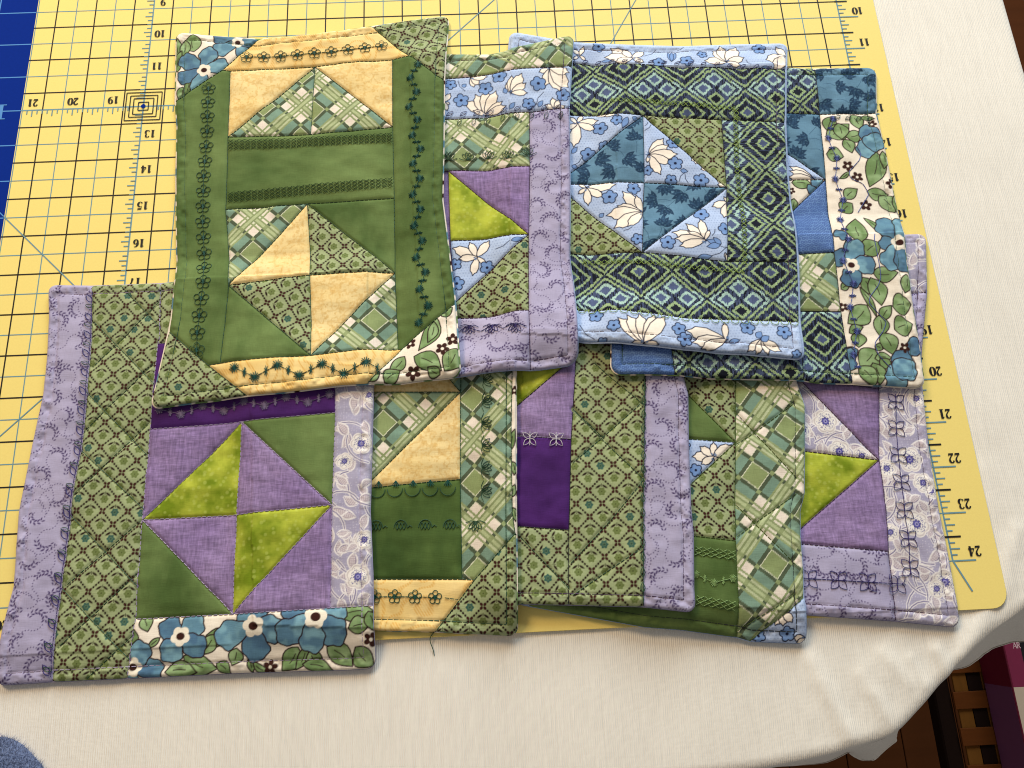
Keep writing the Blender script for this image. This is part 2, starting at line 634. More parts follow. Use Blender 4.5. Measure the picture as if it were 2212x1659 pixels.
def base_print(kind, u, v, seed):
    N = len(u)
    if kind == 'geo':
        return print_geo(u, v, seed)
    if kind == 'plaid':
        return print_plaid(u, v, seed)
    if kind == 'ikat':
        return print_ikat(u, v, seed)
    if kind == 'ikath':
        return print_ikat(u, v, seed, True)
    if kind == 'green':
        return print_mottle(u, v * .5, lin(74, 96, 48), lin(110, 130, 76), 20, 11 + seed)
    if kind == 'green2':
        return print_mottle(u * 1.3, v * .5, lin(58, 80, 36), lin(80, 102, 50), 18, 15 + seed)
    if kind == 'dark':
        return print_mottle(u, v, lin(64, 28, 92), lin(82, 40, 116), 16, 19 + seed)
    if kind == 'purp':
        c = print_mottle(u, v, lin(128, 106, 152), lin(148, 126, 168), 25, 23 + seed)
        t = (vnoise(u, v * .12, .55, 5) + vnoise(u * .12, v, .55, 6) - 1.0)
        return c * (1 + .42 * t)[:, None]
    if kind == 'yel':
        c = print_mottle(u, v, lin(239, 215, 158), lin(231, 203, 140), 14, 27 + seed)
        r = 1 - np.abs(fbm(u, v, 5.0, 31 + seed, 3) * 2 - 1)
        c = mixc(c, lin(214, 172, 98), np.clip((r - .82) * 5, 0, 1) * .6)
        sp = fbm(u, v, 1.4, 77, 2)
        return mixc(c, lin(208, 166, 94), np.clip((sp - .6) * 4, 0, .5))
    if kind == 'ypais':
        c = print_mottle(u, v, lin(239, 210, 146), lin(232, 198, 126), 16, 35 + seed)
        w = fbm(u, v, 16, 37 + seed, 2)
        band = np.clip((np.abs(((w * 5) % 1) - .5) - .28) * 8, 0, 1)
        hatch = .55 + .45 * np.sin((u + v * .6) * 4.2)
        return mixc(c, lin(214, 160, 72), band * hatch * .8)
    if kind == 'lime':
        n = fbm(u, v, 11, 43 + seed, 4)
        c = mixc(np.tile(lin(112, 132, 22), (N, 1)), lin(182, 190, 66), np.clip((n - .3) * 2.4, 0, 1))
        # batik drops
        cs = 3.1
        i0, j0 = np.floor(u / cs), np.floor(v / cs)
        for di in (-1, 0, 1):
            for dj in (-1, 0, 1):
                i, j = i0 + di, j0 + dj
                hx, hy, hr = hash2(i, j, 1 + seed), hash2(i, j, 2 + seed), hash2(i, j, 3 + seed)
                d = np.hypot(u - (i + hx) * cs, v - (j + hy) * cs)
                rad = .25 + .75 * hr
                k = cov(d - rad, .5) * (hr > .5) * .35
                c = mixc(c, lin(194, 204, 104), k)
        return c
    if kind == 'teal':
        return print_mottle(u, v, lin(86, 122, 148), lin(102, 140, 166), 12, 47 + seed)
    if kind == 'blued':
        c = print_mottle(u, v, lin(94, 126, 180), lin(112, 144, 194), 10, 51 + seed)
        cs = 2.3
        uu = u + (np.floor(v / cs) % 2) * cs / 2
        i0, j0 = np.floor(uu / cs), np.floor(v / cs)
        d = np.hypot(uu - (i0 + .5 + .25 * (hash2(i0, j0, 4) - .5)) * cs, v - (j0 + .5 + .25 * (hash2(i0, j0, 6) - .5)) * cs)
        c = mixc(c, lin(58, 84, 144), cov(np.abs(d - .72) - .28, .4) * .9)
        return c
    if kind == 'vine':
        return print_mottle(u, v, lin(164, 157, 187), lin(175, 168, 197), 25, 55 + seed)
    if kind == 'tulip':
        c = print_mottle(u, v, TC['bg'], lin(184, 201, 232), 15, 59 + seed)
        cs = 1.75
        vv = v / cs
        j = np.floor(vv)
        uu = u / cs + (j % 2) * .5
        i = np.floor(uu)
        d = np.hypot(uu - i - .5 - .2 * (hash2(i, j) - .5), vv - j - .5 - .2 * (hash2(i, j, 8) - .5)) * cs
        return mixc(c, TC['dots'], cov(d - .36, .5) * (.45 + .5 * hash2(i, j, 9)))
    if kind == 'floral':
        return print_mottle(u, v, FC['bg'], lin(240, 229, 214), 12, 63 + seed)
    if kind == 'pais':
        c = print_mottle(u, v, lin(174, 169, 193), lin(162, 156, 182), 14, 67 + seed)
        cs = 1.5
        i, j = np.floor(u / cs), np.floor(v / cs)
        d = np.hypot(u - (i + .3 + .4 * hash2(i, j)) * cs, v - (j + .3 + .4 * hash2(i, j, 3)) * cs)
        return mixc(c, lin(214, 208, 222), cov(d - .22, .4) * (hash2(i, j, 7) > .45) * .8)
    raise ValueError(kind)


def deco_vine(P, r):
    """leafy curls and dotted tendrils"""
    c = lin(72, 56, 100)
    lo, hi = P.xy.min(0), P.xy.max(0)
    y = lo[1] - 4
    row = 0
    while y < hi[1] + 8:
        x = lo[0] - 6 + (row % 2) * 8.5
        while x < hi[0] + 8:
            cx_, cy_ = x + r.uniform(-2, 2), y + r.uniform(-2, 2)
            R = r.uniform(3.6, 5.6)
            a0 = r.uniform(0, 6.28)
            sg = r.choice((-1, 1))
            n = int(R * 1.7)
            for k in range(n):
                a = a0 + sg * k * 1.95 / R
                p = np.array([cx_ + R * math.cos(a), cy_ + R * math.sin(a)])
                t = a + sg * math.pi / 2
                sz = .36 + .10 * math.sin(math.pi * k / n)
                for s2 in (-1, 1):
                    q = p + s2 * .80 * np.array([math.cos(a), math.sin(a)])
                    P.dot(q, sz, c, (t if sg > 0 else t) - s2 * sg * .62, 2.15)
            aE = a0 + sg * n * 1.95 / R
            px, py = cx_ + R * math.cos(aE), cy_ + R * math.sin(aE)
            a = aE + sg * math.pi / 2
            for k in range(13):
                P.dot((px, py), .31, c)
                px += 1.5 * math.cos(a)
                py += 1.5 * math.sin(a)
                a += sg * (.30 if k < 4 else -.34)
            # loose dotted tendril
            px, py, a = cx_ + R * 1.2, cy_ + r.uniform(-4, 4), r.uniform(0, 6.28)
            turn = r.uniform(-.35, .35)
            for k in range(8):
                P.dot((px, py), .31, c)
                px += 1.5 * math.cos(a)
                py += 1.5 * math.sin(a)
                a += turn
            x += 17
        y += 11
        row += 1


def deco_teal(P, r):
    c, c2 = lin(30, 56, 84), lin(42, 72, 102)
    lo, hi = P.xy.min(0), P.xy.max(0)
    y = lo[1] - 2
    row = 0
    while y < hi[1] + 6:
        x = lo[0] - 4 + (row % 2) * 8
        while x < hi[0] + 6:
            b = np.array([x + r.uniform(-2.5, 2.5), y + r.uniform(-2.5, 2.5)])
            a0 = r.uniform(0, 6.28)
            e = b + 9 * np.array([math.cos(a0 + 3), math.sin(a0 + 3)])
            P.line([b, (b + e) / 2 + .8, e], c2, .25)
            for k in range(-3, 4):
                a = a0 + k * .42
                L = r.uniform(6.4, 9.4) * (1 - .08 * abs(k))
                pl, mid = leaf_poly(b, b + L * np.array([math.cos(a), math.sin(a)]), 2.7)
                P.poly(pl, c if (k % 2) else c2, c, .25)
                for s in (.45, .65):
                    P.dot(mid[int(s * 8)], .28, lin(70, 104, 126))
            for k in range(5):
                P.dot(b + 1.6 * np.array([math.cos(k * 1.3), math.sin(k * 1.3)]), .4, lin(74, 110, 130))
            x += 16
        y += 10
        row += 1


def pais_flower(P, c, R, seed=0):
    c = np.asarray(c, float)
    ph = np.linspace(0, 2 * math.pi, 60, endpoint=False)
    u = np.stack([np.cos(ph), np.sin(ph)], 1)
    shp = (0.80 + .20 * np.abs(np.cos(3 * ph + seed)) ** .6)
    P.poly(c + u * (R * shp)[:, None], lin(206, 196, 196), lin(238, 232, 228), .5)
    P.poly(c + u * (R * .84 * shp)[:, None], lin(236, 230, 224))
    i = P.near(c - R, c + R)
    if len(i):
        X = P.xy[i] - c
        d = np.hypot(X[:, 0], X[:, 1])
        sp = (hash2(np.floor(X[:, 0] / .42), np.floor(X[:, 1] / .42), 3) > .35 + .55 * d / R) & (d < R * .72)
        P.put(i, lin(96, 92, 150), sp * .75)
    P.poly(c + u * (R * .34 * (0.85 + .15 * np.cos(8 * ph)))[:, None], lin(88, 84, 160), lin(54, 50, 118), .3)
    P.dot(c, R * .15, lin(170, 165, 205))
    P.dot(c, R * .08, lin(54, 50, 118))


def deco_pais(P, at, flowers, r):
    white, dk = lin(232, 226, 226), lin(110, 100, 146)
    lo, hi = P.xy.min(0), P.xy.max(0)
    area = (hi - lo).prod()
    for k in range(int(area / 48) + 3):
        b = np.array([r.uniform(lo[0], hi[0]), r.uniform(lo[1], hi[1])])
        a = r.uniform(0, 6.28)
        L = r.uniform(6, 9.5)
        t = b + L * np.array([math.cos(a), math.sin(a)])
        pl, mid = leaf_poly(b, t, L * .55, r.uniform(-.15, .15))
        P.poly(pl, lin(186, 172, 180), white, .8)
        P.poly(mid + (pl[:len(mid)] - mid) * .7, None, dk, .25, closed=False)
        for q in mid[1:-1]:
            for o in (-.9, 0, .9):
                P.dot(q + o * np.array([-math.sin(a), math.cos(a)]), .26, lin(224, 216, 218))
        if k % 3 == 0:
            c = [b + (s * 3.2) * np.array([math.cos(a + 2.2 + s * .16), math.sin(a + 2.2 + s * .16)]) for s in range(7)]
            P.line(c, white, 1.5)
            P.line(c, dk, .55)
    for k, (p, R) in enumerate(flowers):
        pais_flower(P, at(p), R, k)

# ------------------------------------------------------------------ tabletop height field (mm), raised as each mat is laid down
GX0, GY0, GNX, GNY = -680.0, -790.0, 900, 640
gx = GX0 + np.arange(GNX)
gy = GY0 + np.arange(GNY)
GXX, GYY = np.meshgrid(gx, gy)
MAT_T = 2.0                                         # thickness of the cutting mat
HF = np.where((GXX < 25.4) & (GYY > -635), 0.0, -MAT_T).astype(np.float64)


def box_blur(a, r):
    for ax in (0, 1):
        pad = [(0, 0), (0, 0)]
        pad[ax] = (r + 1, r)
        c = np.cumsum(np.pad(a, pad, mode='edge'), axis=ax)
        n = a.shape[ax]
        hi = np.take(c, np.arange(2 * r + 1, 2 * r + 1 + n), axis=ax)
        lo = np.take(c, np.arange(0, n), axis=ax)
        a = (hi - lo) / (2 * r + 1)
    return a


def dilate(a, r):
    for ax in (0, 1):
        out = a.copy()
        for s in range(1, r + 1):
            out = np.maximum(out, np.roll(a, s, ax))
            out = np.maximum(out, np.roll(a, -s, ax))
        a = out
    return a


def sample(F, xy):
    x = np.clip(xy[:, 0] - GX0, 0, GNX - 1.001)
    y = np.clip(xy[:, 1] - GY0, 0, GNY - 1.001)
    i, j = x.astype(int), y.astype(int)
    fx, fy = x - i, y - j
    return (F[j, i] * (1 - fx) + F[j, i + 1] * fx) * (1 - fy) + (F[j + 1, i] * (1 - fx) + F[j + 1, i + 1] * fx) * fy


def seg_dist(X, A, B):
    d2 = np.full(len(X), 1e12)
    for (ax, ay), (bx, by) in zip(A, B):
        ex, ey = bx - ax, by - ay
        L = ex * ex + ey * ey + 1e-12
        t = np.clip(((X[:, 0] - ax) * ex + (X[:, 1] - ay) * ey) / L, 0, 1)
        d2 = np.minimum(d2, (X[:, 0] - ax - t * ex) ** 2 + (X[:, 1] - ay - t * ey) ** 2)
    return np.sqrt(d2)


def inside(X, P):
    ins = np.zeros(len(X), bool)
    for (ax, ay), (bx, by) in zip(P, np.roll(P, -1, 0)):
        if ay == by:
            continue
        c = ((ay > X[:, 1]) != (by > X[:, 1]))
        ins ^= c & (X[:, 0] < (X[:, 1] - ay) / (by - ay) * (bx - ax) + ax)
    return ins


def resample(P, n):
    P = np.asarray(P, float)
    L = np.concatenate([[0], np.cumsum(np.linalg.norm(np.diff(P, axis=0), axis=1))])
    t = np.linspace(0, L[-1], n)
    return np.stack([np.interp(t, L, P[:, k]) for k in range(P.shape[1])], 1)


def plen(P):
    return np.linalg.norm(np.diff(P, axis=0), axis=1).sum()


def coons(s, h):
    nu = max(3, int(max(plen(s[0]), plen(s[2])) / h) + 1)
    nv = max(3, int(max(plen(s[1]), plen(s[3])) / h) + 1)
    b, r, t, l = resample(s[0], nu), resample(s[1], nv), resample(s[2], nu)[::-1], resample(s[3], nv)[::-1]
    u = np.linspace(0, 1, nu)[None, :, None]
    v = np.linspace(0, 1, nv)[:, None, None]
    S = (1 - v) * b[None] + v * t[None] + (1 - u) * l[:, None] + u * r[:, None] \
        - ((1 - u) * (1 - v) * b[0] + u * (1 - v) * b[-1] + (1 - u) * v * t[0] + u * v * t[-1])
    idx = np.arange(nu * nv).reshape(nv, nu)
    F = np.stack([idx[:-1, :-1], idx[:-1, 1:], idx[1:, 1:], idx[1:, :-1]], -1).reshape(-1, 4)
    return S.reshape(-1, S.shape[-1]), F


def tri_patch(s, h):
    n = max(3, int(max(plen(s[0]), plen(s[1]), plen(s[2])) / h) + 1)
    a, c = resample(s[0], n + 1), resample(s[2], n + 1)[::-1]
    dev = s[1]
    V = []
    base = resample(dev, n + 1)
    ch = base[0] + (base[-1] - base[0]) * np.linspace(0, 1, n + 1)[:, None]
    dv = base - ch
    tt = np.linspace(0, 1, n + 1)
    st = [0]
    for i in range(n + 1):
        if i == 0:
            V.append(a[:1])
        else:
            k = np.linspace(0, 1, i + 1)
            row = a[i] + (c[i] - a[i]) * k[:, None]
            row += np.stack([np.interp(k, tt, dv[:, 0]), np.interp(k, tt, dv[:, 1])], 1) * (i / n)
            V.append(row)
        st.append(st[-1] + i + 1)
    F = []
    for i in range(n):
        r0, r1 = st[i], st[i + 1]
        k = np.arange(i + 1)
        F.append(np.stack([r0 + k, r1 + k, r1 + k + 1], 1))
        if i:
            k = np.arange(i)
            F.append(np.stack([r0 + k, r1 + k + 1, r0 + k + 1], 1))
    return np.concatenate(V), np.concatenate(F)


def fix_winding(V, F):
    a, b, c = V[F[:, 0]], V[F[:, 1]], V[F[:, 2]]
    ar = ((b[:, 0] - a[:, 0]) * (c[:, 1] - a[:, 1]) - (b[:, 1] - a[:, 1]) * (c[:, 0] - a[:, 0])).sum()
    return F if ar > 0 else F[:, ::-1]


# ------------------------------------------------------------------ thread geometry
def thread_mesh(lines, w=0.5, hgt=0.28):
    """lines: list of (n,3) centre lines in mm -> low three-sided cords lying on the cloth"""
    Vs, Fs, o = [], [], 0
    for P in lines:
        P = np.asarray(P, float)
        if len(P) < 2:
            continue
        t = np.gradient(P[:, :2], axis=0)
        t /= np.linalg.norm(t, axis=1)[:, None] + 1e-9
        nrm = np.stack([-t[:, 1], t[:, 0]], 1) * w / 2
        n = len(P)
        V = np.zeros((n, 3, 3))
        V[:, 0, :2] = P[:, :2] + nrm
        V[:, 1, :2] = P[:, :2]
        V[:, 2, :2] = P[:, :2] - nrm
        V[:, 0, 2] = V[:, 2, 2] = P[:, 2] - .12
        V[:, 1, 2] = P[:, 2] + hgt
        Vs.append(V.reshape(-1, 3))
        i = np.arange(n - 1)[:, None] * 3 + o
        F = np.concatenate([i + np.array([0, 1, 4, 3]), i + np.array([1, 2, 5, 4])])
        Fs.append(F[:, ::-1])
        o += n * 3
    return np.concatenate(Vs), np.concatenate(Fs)


def dashes(P, on=2.1, off=0.6, step=0.7):
    L = plen(P)
    out = []
    t = 0.0
    n = max(2, int(L / .35))
    D = resample(P, n)
    s = np.linspace(0, L, n)
    while t < L - .5:
        e = min(t + on, L)
        k = np.linspace(t, e, max(2, int(on / step) + 1))
        out.append(np.stack([np.interp(k, s, D[:, 0]), np.interp(k, s, D[:, 1])], 1))
        t = e + off
    return out


def rot(P, a):
    c, s = math.cos(a), math.sin(a)
    return np.asarray(P) @ np.array([[c, s], [-s, c]])


def loop_leaf(b, a, L, w, n=6):
    """pointed thread loop from b in direction a"""
    t = np.linspace(0, 1, n)
    pr = np.sin(math.pi * t ** .9) * w / 2
    up = np.stack([t * L, pr], 1)
    dn = np.stack([t[::-1] * L, -pr[::-1]], 1)
    return rot(np.concatenate([up, dn[1:]]), a) + np.asarray(b)


def motif(kind, R):
    o = []
    ring = np.linspace(0, 2 * math.pi, 11)
    if kind == 'flower5':
        for k in range(5):
            a = k * 2 * math.pi / 5 + .3
            c = .60 * R * np.array([math.cos(a), math.sin(a)])
            o.append(c + .38 * R * np.stack([np.cos(ring), np.sin(ring)], 1))
        for k in range(5):
            a = k * 2 * math.pi / 5 + .3
            o.append(np.array([[0, 0], [.34 * R * math.cos(a), .34 * R * math.sin(a)]]))
    elif kind == 'burst':
        for k in range(13):
            a = k * 2 * math.pi / 13
            r = R * (.92 + .12 * (k % 2))
            o.append(np.array([[0, 0], [.5 * r * math.cos(a), .5 * r * math.sin(a)], [r * math.cos(a), r * math.sin(a)]]))
    elif kind == 'sburst':
        for k in range(8):
            a = k * 2 * math.pi / 8 + .2
            o.append(np.array([[0, 0], [.42 * R * math.cos(a), 1.0 * R * math.sin(a)]]))
    elif kind == 'leaf2':
        o.append(loop_leaf((0, 0), math.radians(38), R * 1.7, R * .8))
        o.append(loop_leaf((R * .7, 0), math.radians(-38), R * 1.7, R * .8))
    elif kind == 'leaf1':
        o.append(loop_leaf((0, 0), math.radians(35), R * 1.8, R * .8))
    elif kind == 'tulip':
        for a in (77, 103, 48, 132):
            o.append(loop_leaf((0, 0), math.radians(a), R * 1.6, R * .7))
        o.append(np.array([[-1.6 * R, .25 * R], [-.8 * R, -.12 * R], [0, 0], [.8 * R, -.12 * R], [1.6 * R, .25 * R]]))
    elif kind == 'bell':
        t = np.linspace(0, math.pi, 9)
        o.append(np.stack([R * np.cos(t), R * 1.15 * np.sin(t)], 1))
        for dx in (-.5, 0, .5):
            o.append(loop_leaf((dx * R, .75 * R), math.radians(-90), R * 1.05, R * .42))
        o.append(np.array([[R, 0], [1.35 * R, .35 * R], [1.7 * R, .1 * R]]))
    elif kind == 'scallop':
        t = np.linspace(math.pi, 2 * math.pi, 11)
        o.append(np.stack([R * np.cos(t), R * 1.05 * np.sin(t)], 1))
    elif kind == 'fan':
        for a in (-50, -70, -90, -110, -130):
            o.append(np.array([[0, .1 * R], [R * math.cos(math.radians(a)), R * math.sin(math.radians(a))]]))
    elif kind == 'pet4':
        for a in (46, 134, 226, 314):
            P = loop_leaf((0, 0), math.radians(a), R * 1.2, R * .8, 5)
            o.append(P)
        o.append(np.array([[-R * .9, 0], [R * .9, 0]]))
    elif kind == 'bow':
        for a in (40, 140, 228, 312):
            o.append(loop_leaf((0, 0), math.radians(a), R * 1.2, R * .6, 5))
        o.append(np.array([[0, -R * .9], [0, R * .9]]))
    return o


EMB_NAME = {'flower5': 'embroidered_flower', 'burst': 'embroidered_starburst', 'sburst': 'embroidered_bud', 'leaf2': 'embroidered_leaf', 'leaf1': 'embroidered_leaf', 'tulip': 'embroidered_tulip',
            'bell': 'embroidered_bell', 'scallop': 'embroidered_scallop', 'fan': 'embroidered_fan', 'pet4': 'embroidered_blossom', 'bow': 'embroidered_bow'}


def cross_stitches(P, rows, pitch, amp):
    """woven-looking lattice of straight stitches along a path"""
    L = plen(P)
    n = max(2, int(L / pitch))
    C = resample(P, n + 1)
    t = np.gradient(C, axis=0)
    t /= np.linalg.norm(t, axis=1)[:, None] + 1e-9
    nr = np.stack([-t[:, 1], t[:, 0]], 1)
    out = []
    for r in range(rows):
        lo, hi = (r - rows / 2) * amp, (r + 1 - rows / 2) * amp
        for k in range(n):
            for a, b in ((lo, hi), (hi, lo)):
                p, q = C[k] + nr[k] * a, C[k + 1] + nr[k + 1] * b
                out.append(np.array([p + (q - p) * .05, p + (q - p) * .95]))
    return out


# ------------------------------------------------------------------ one quilted mat
TH_MAT = 3.7
ROLL = 2.4


class QuiltMat:
    def __init__(s, spec):
        global HF
        s.spec = spec
        s.z0 = spec['z']
        pts = spec['pts']
        s.zp = {k: s.z0 for k in pts}
        for it in range(3):
            s.P = {k: on_plane(p, s.zp[k]) for k, p in pts.items()}
            s.onames = spec['outline'].split()
            s.O = np.array([s.P[n] for n in s.onames])
            s.ccw = ((s.O[:, 0] * np.roll(s.O[:, 1], -1) - s.O[:, 1] * np.roll(s.O[:, 0], -1)).sum()) > 0
            m = inside(np.stack([GXX.ravel(), GYY.ravel()], 1), s.O).reshape(HF.shape)
            low = HF[m].min()
            A = np.where(dilate(m.astype(float), 14) > 0, HF, low)
            A = dilate(A, 6)
            A = box_blur(box_blur(box_blur(A, 5), 5), 4)
            s.B = np.maximum(A, box_blur(HF + .35, 1))
            s.mask = m
            names = list(pts)
            zz = s.surf(np.array([s.P[n] for n in names]), groove=False)
            s.zp = dict(zip(names, zz))
        s.corners = []
        n = len(s.onames)
        for c in spec['corners'].split():
            i = s.onames.index(c)
            s.corners.append((s.O[i], s.O[i - 1] - s.O[i], s.O[(i + 1) % n] - s.O[i]))
        s.rc = spec.get('rc', 5.0)
        HF = np.where(m, np.maximum(HF, s.B + TH_MAT + .9), HF)

    def at(s, p):
        z = s.z0 + TH_MAT
        xy = on_plane(p, z)
        for _ in range(3):
            z = float(sample(s.B, xy[None])[0]) + TH_MAT
            xy = on_plane(p, z)
        return xy

    def warp(s, xy):
        xy = xy.copy()
        for V, a, b in s.corners:
            a = a / np.linalg.norm(a)
            b = b / np.linalg.norm(b)
            M = np.linalg.inv(np.stack([a, b], 1))
            c = (xy - V) @ M.T
            r = s.rc
            k = (c[:, 0] < r) & (c[:, 1] < r) & (c.min(1) > -1.0)
            if not k.any():
                continue
            p = np.clip(1 - c[k] / r, 0, 1.3)
            p2 = p * (p.max(1) / (np.linalg.norm(p, axis=1) + 1e-9))[:, None]
            c2 = r * (1 - p2)
            xy[k] = V + c2 @ np.stack([a, b], 0)
        return xy

    def edge(s, xy):
        return seg_dist(xy, s.O, np.roll(s.O, -1, 0))

    def surf(s, xy, groove=True, e=None):
        if e is None:
            e = s.edge(xy)
        pr = .5 + .5 * np.sqrt(np.clip(1 - (1 - np.minimum(e / ROLL, 1)) ** 2, 0, 1))
        z = sample(s.B, xy) + TH_MAT * pr
        k = s.spec['seed']
        z = z + (fbm(xy[:, 0], xy[:, 1], 26, k, 3) - .5) * 2.7 * np.clip(e / 4, 0, 1)
        z = z + (fbm(xy[:, 0] * .5, xy[:, 1], 8, k + 3, 2) - .5) * 1.0 * np.clip(e / 4, 0, 1)
        pk = fbm(xy[:, 0], xy[:, 1], 4.2, k + 9, 2) - .5
        z = z + pk * 2.1 * np.exp(-((e - 4.0) / 2.6) ** 2)
        if groove:
            z = z - .45 * np.exp(-((e - 5.6) / .9) ** 2)
        return z

    def side(s, names):
        P = []
        for n in names.split():
            P.append(s.P[n])
        return np.array(P)

    def on_outline(s, names):
        L = names.split()
        n = len(s.onames)
        for a, b in zip(L[:-1], L[1:]):
            if a not in s.onames or b not in s.onames:
                return False
            d = (s.onames.index(b) - s.onames.index(a)) % n
            if d not in (1, n - 1):
                return False
        return True

    def build(s):
        sp = s.spec
        cen = s.O.mean(0)
        root = thing('quilted_mat', sp['label'], 'quilted mat', (cen[0], cen[1], float(sample(s.B, cen[None])[0])), 'patchwork mats laid out on the cutting mat')
        org = np.array([cen[0], cen[1], float(sample(s.B, cen[None])[0])])
        s.root, s.org = root, org
        quilt = [np.array([s.at(a), s.at(b)]) for a, b in sp.get('quilt', [])]
        done = set()
        seam_lines = []
        for kp, pt in enumerate(sp['patches']):
            kind, sides = pt[0], [x.strip() for x in pt[1].split('|')]
            opt = pt[2] if len(pt) > 2 else {}
            S = [s.side(x) for x in sides]
            h = COARSE.get(kind, FINE)
            V, F = tri_patch(S, h) if len(S) == 3 else coons(S, h)
            inner = [x for x in sides if not s.on_outline(x)]
            ds = np.full(len(V), 30.0)
            for x in inner:
                L = s.side(x)
                ds = np.minimum(ds, seg_dist(V, L[:-1], L[1:]))
                for a, b in zip(x.split()[:-1], x.split()[1:]):
                    key = tuple(sorted((a, b)))
                    if key not in done:
                        done.add(key)
                        seam_lines.append(np.array([s.P[a], s.P[b]]))
            e = s.edge(V)
            XY = s.warp(V)
            z = s.surf(XY, True, e)
            z = z - .62 * np.exp(-(ds / .95) ** 2) + .6 * (1 - np.exp(-ds / 5)) - .2
            for ql in quilt:
                dq = seg_dist(V, ql[:1], ql[1:])
                z = z - .75 * np.exp(-(dq / 1.1) ** 2)
            anchor = s.at(opt['a']) if 'a' in opt else s.P[sides[0].split()[0]]
            ang = math.radians(opt.get('r', 0))
            d = XY - anchor
            u = d[:, 0] * math.cos(ang) + d[:, 1] * math.sin(ang)
            v = -d[:, 0] * math.sin(ang) + d[:, 1] * math.cos(ang)
            seed = sp['seed'] + kp * 3
            col = base_print(kind, u, v, 0 if kind in ('geo', 'plaid') else seed)
            r = random.Random(seed)
            if kind in ('floral', 'tulip', 'vine', 'teal', 'pais'):
                P = Paint(XY, col)
                items = opt.get('m', [])
                if kind == 'floral':
                    paint_floral(P, s.at, items, seed)
                elif kind == 'tulip':
                    paint_tulip(P, s.at, items, seed)
                elif kind == 'vine':
                    deco_vine(P, r)
                elif kind == 'teal':
                    deco_teal(P, r)
                else:
                    deco_pais(P, s.at, items, r)
                col = P.col
            nm, mt = FAB[kind]
            V3 = np.column_stack([XY, z])
            o = mesh_obj(nm, V3, fix_winding(V3, F), mt, root, org, np.clip(col, 0, 1))
            o['label'] = LAB[kind] + (' triangle' if len(S) == 3 else ' panel')
        s.seams(seam_lines, quilt)
        s.rim()
        s.stitch()

    def drape(s, lines, dz):
        if not lines:
            return []
        n = [len(l) for l in lines]
        A = np.concatenate(lines)
        z = s.surf(s.warp(A)) + dz
        A3 = np.column_stack([s.warp(A), z])
        return np.split(A3, np.cumsum(n)[:-1])

    def add_threads(s, name, lines, dz, tk, w=.5, stuff=False):
        L = s.drape(lines, dz)
        if not L:
            return
        V, F = thread_mesh(L, w)
        o = mesh_obj(name, V, F, thread_mat(tk, TH[tk]), s.root, s.org)
        if stuff:
            o['kind'] = 'stuff'
        return o

    def seams(s, lines, quilt):
        sp = s.spec
        d = []
        for l in lines:
            d += dashes(l, *sp.get('seamdash', (2.2, .45)))
        s.add_threads('seam_stitching', d, -.48, sp.get('seam', 'black'), .42, True)
        if quilt:
            d = []
            for l in quilt:
                d += dashes(l, 2.2, .6)
            s.add_threads('quilting_line', d, -.1, sp.get('quiltthread', 'dkgreen'), .45, True)

    def outline_ring(s, step=1.2):
        n = max(40, int(plen(np.vstack([s.O, s.O[:1]])) / step))
        R = resample(np.vstack([s.O, s.O[:1]]), n + 1)[:-1]
        # keep the authored corners exactly, so that the rounding meets the patches
        return R

    def rim(s):
        sp = s.spec
        R = s.warp(s.outline_ring(1.0))
        t = np.roll(R, -1, 0) - np.roll(R, 1, 0)
        t /= np.linalg.norm(t, axis=1)[:, None] + 1e-9
        nin = np.stack([-t[:, 1], t[:, 0]], 1) * (1 if s.ccw else -1)
        b = sample(s.B, R)
        rows = []
        rows.append(np.column_stack([R + nin * .5, b + TH_MAT * .70 - .9]))
        for k in range(7):
            f = math.radians(90 * k / 6)
            p = R + nin * (ROLL * (1 - math.cos(f)) - sp.get('peek', .3) * math.cos(f))
            rows.append(np.column_stack([p, b + TH_MAT * (.56 - .54 * math.sin(f))]))
        rows.append(np.column_stack([R + nin * 9, b + .1]))
        n = len(R)
        V = np.concatenate(rows)
        F = []
        i = np.arange(n)
        j = (i + 1) % n
        for k in range(len(rows) - 1):
            F.append(np.stack([k * n + i, (k + 1) * n + i, (k + 1) * n + j, k * n + j], 1))
        F = np.concatenate(F)
        if not s.ccw:
            F = F[:, ::-1]
        kind = sp.get('back', 'green')
        col = base_print(kind, V[:, 0], V[:, 1], 1)
        if kind == 'floral':
            r = random.Random(sp['seed'])
            P = Paint(V[:, :2], col)
            for k in range(0, n, 9):
                c = R[k]
                if r.random() < .6:
                    P.dot(c, r.uniform(2, 4), FC['green'] if r.random() < .6 else FC['blue'])
                elif r.random() < .3:
                    P.dot(c, 1.6, FC['brown'])
            col = P.col
        mesh_obj('backing', V, F, FAB[kind][1], s.root, s.org, col)
        # batting inside: a plain sheet just under the patches
        cs = [s.onames.index(c) for c in sp['corners'].split()]
        L = s.onames
        sd = []
        for a, c in zip(cs, cs[1:] + cs[:1]):
            k = [a]
            while k[-1] != c:
                k.append((k[-1] + 1) % len(L))
            sd.append(s.O[k])
        V, F = coons(sd, 3.0)
        e = s.edge(V)
        XY = s.warp(V)
        z = s.surf(XY, True, e) - 1.25
        V3 = np.column_stack([XY, z])
        k = sp.get('lining', 'green')
        mesh_obj('batting', V3, fix_winding(V3, F), FAB[k][1], s.root, s.org, base_print(k, V3[:, 0], V3[:, 1], 3))
        # topstitching a presser-foot width inside the edge
        ring = s.outline_ring(1.0)
        t = np.roll(ring, -1, 0) - np.roll(ring, 1, 0)
        t /= np.linalg.norm(t, axis=1)[:, None] + 1e-9
        nin = np.stack([-t[:, 1], t[:, 0]], 1) * (1 if s.ccw else -1)
        w = 5.6
        p = ring + nin * w
        e = s.edge(p)
        p = p[e > w - .25]
        p = np.vstack([p, p[:1]])
        d = []
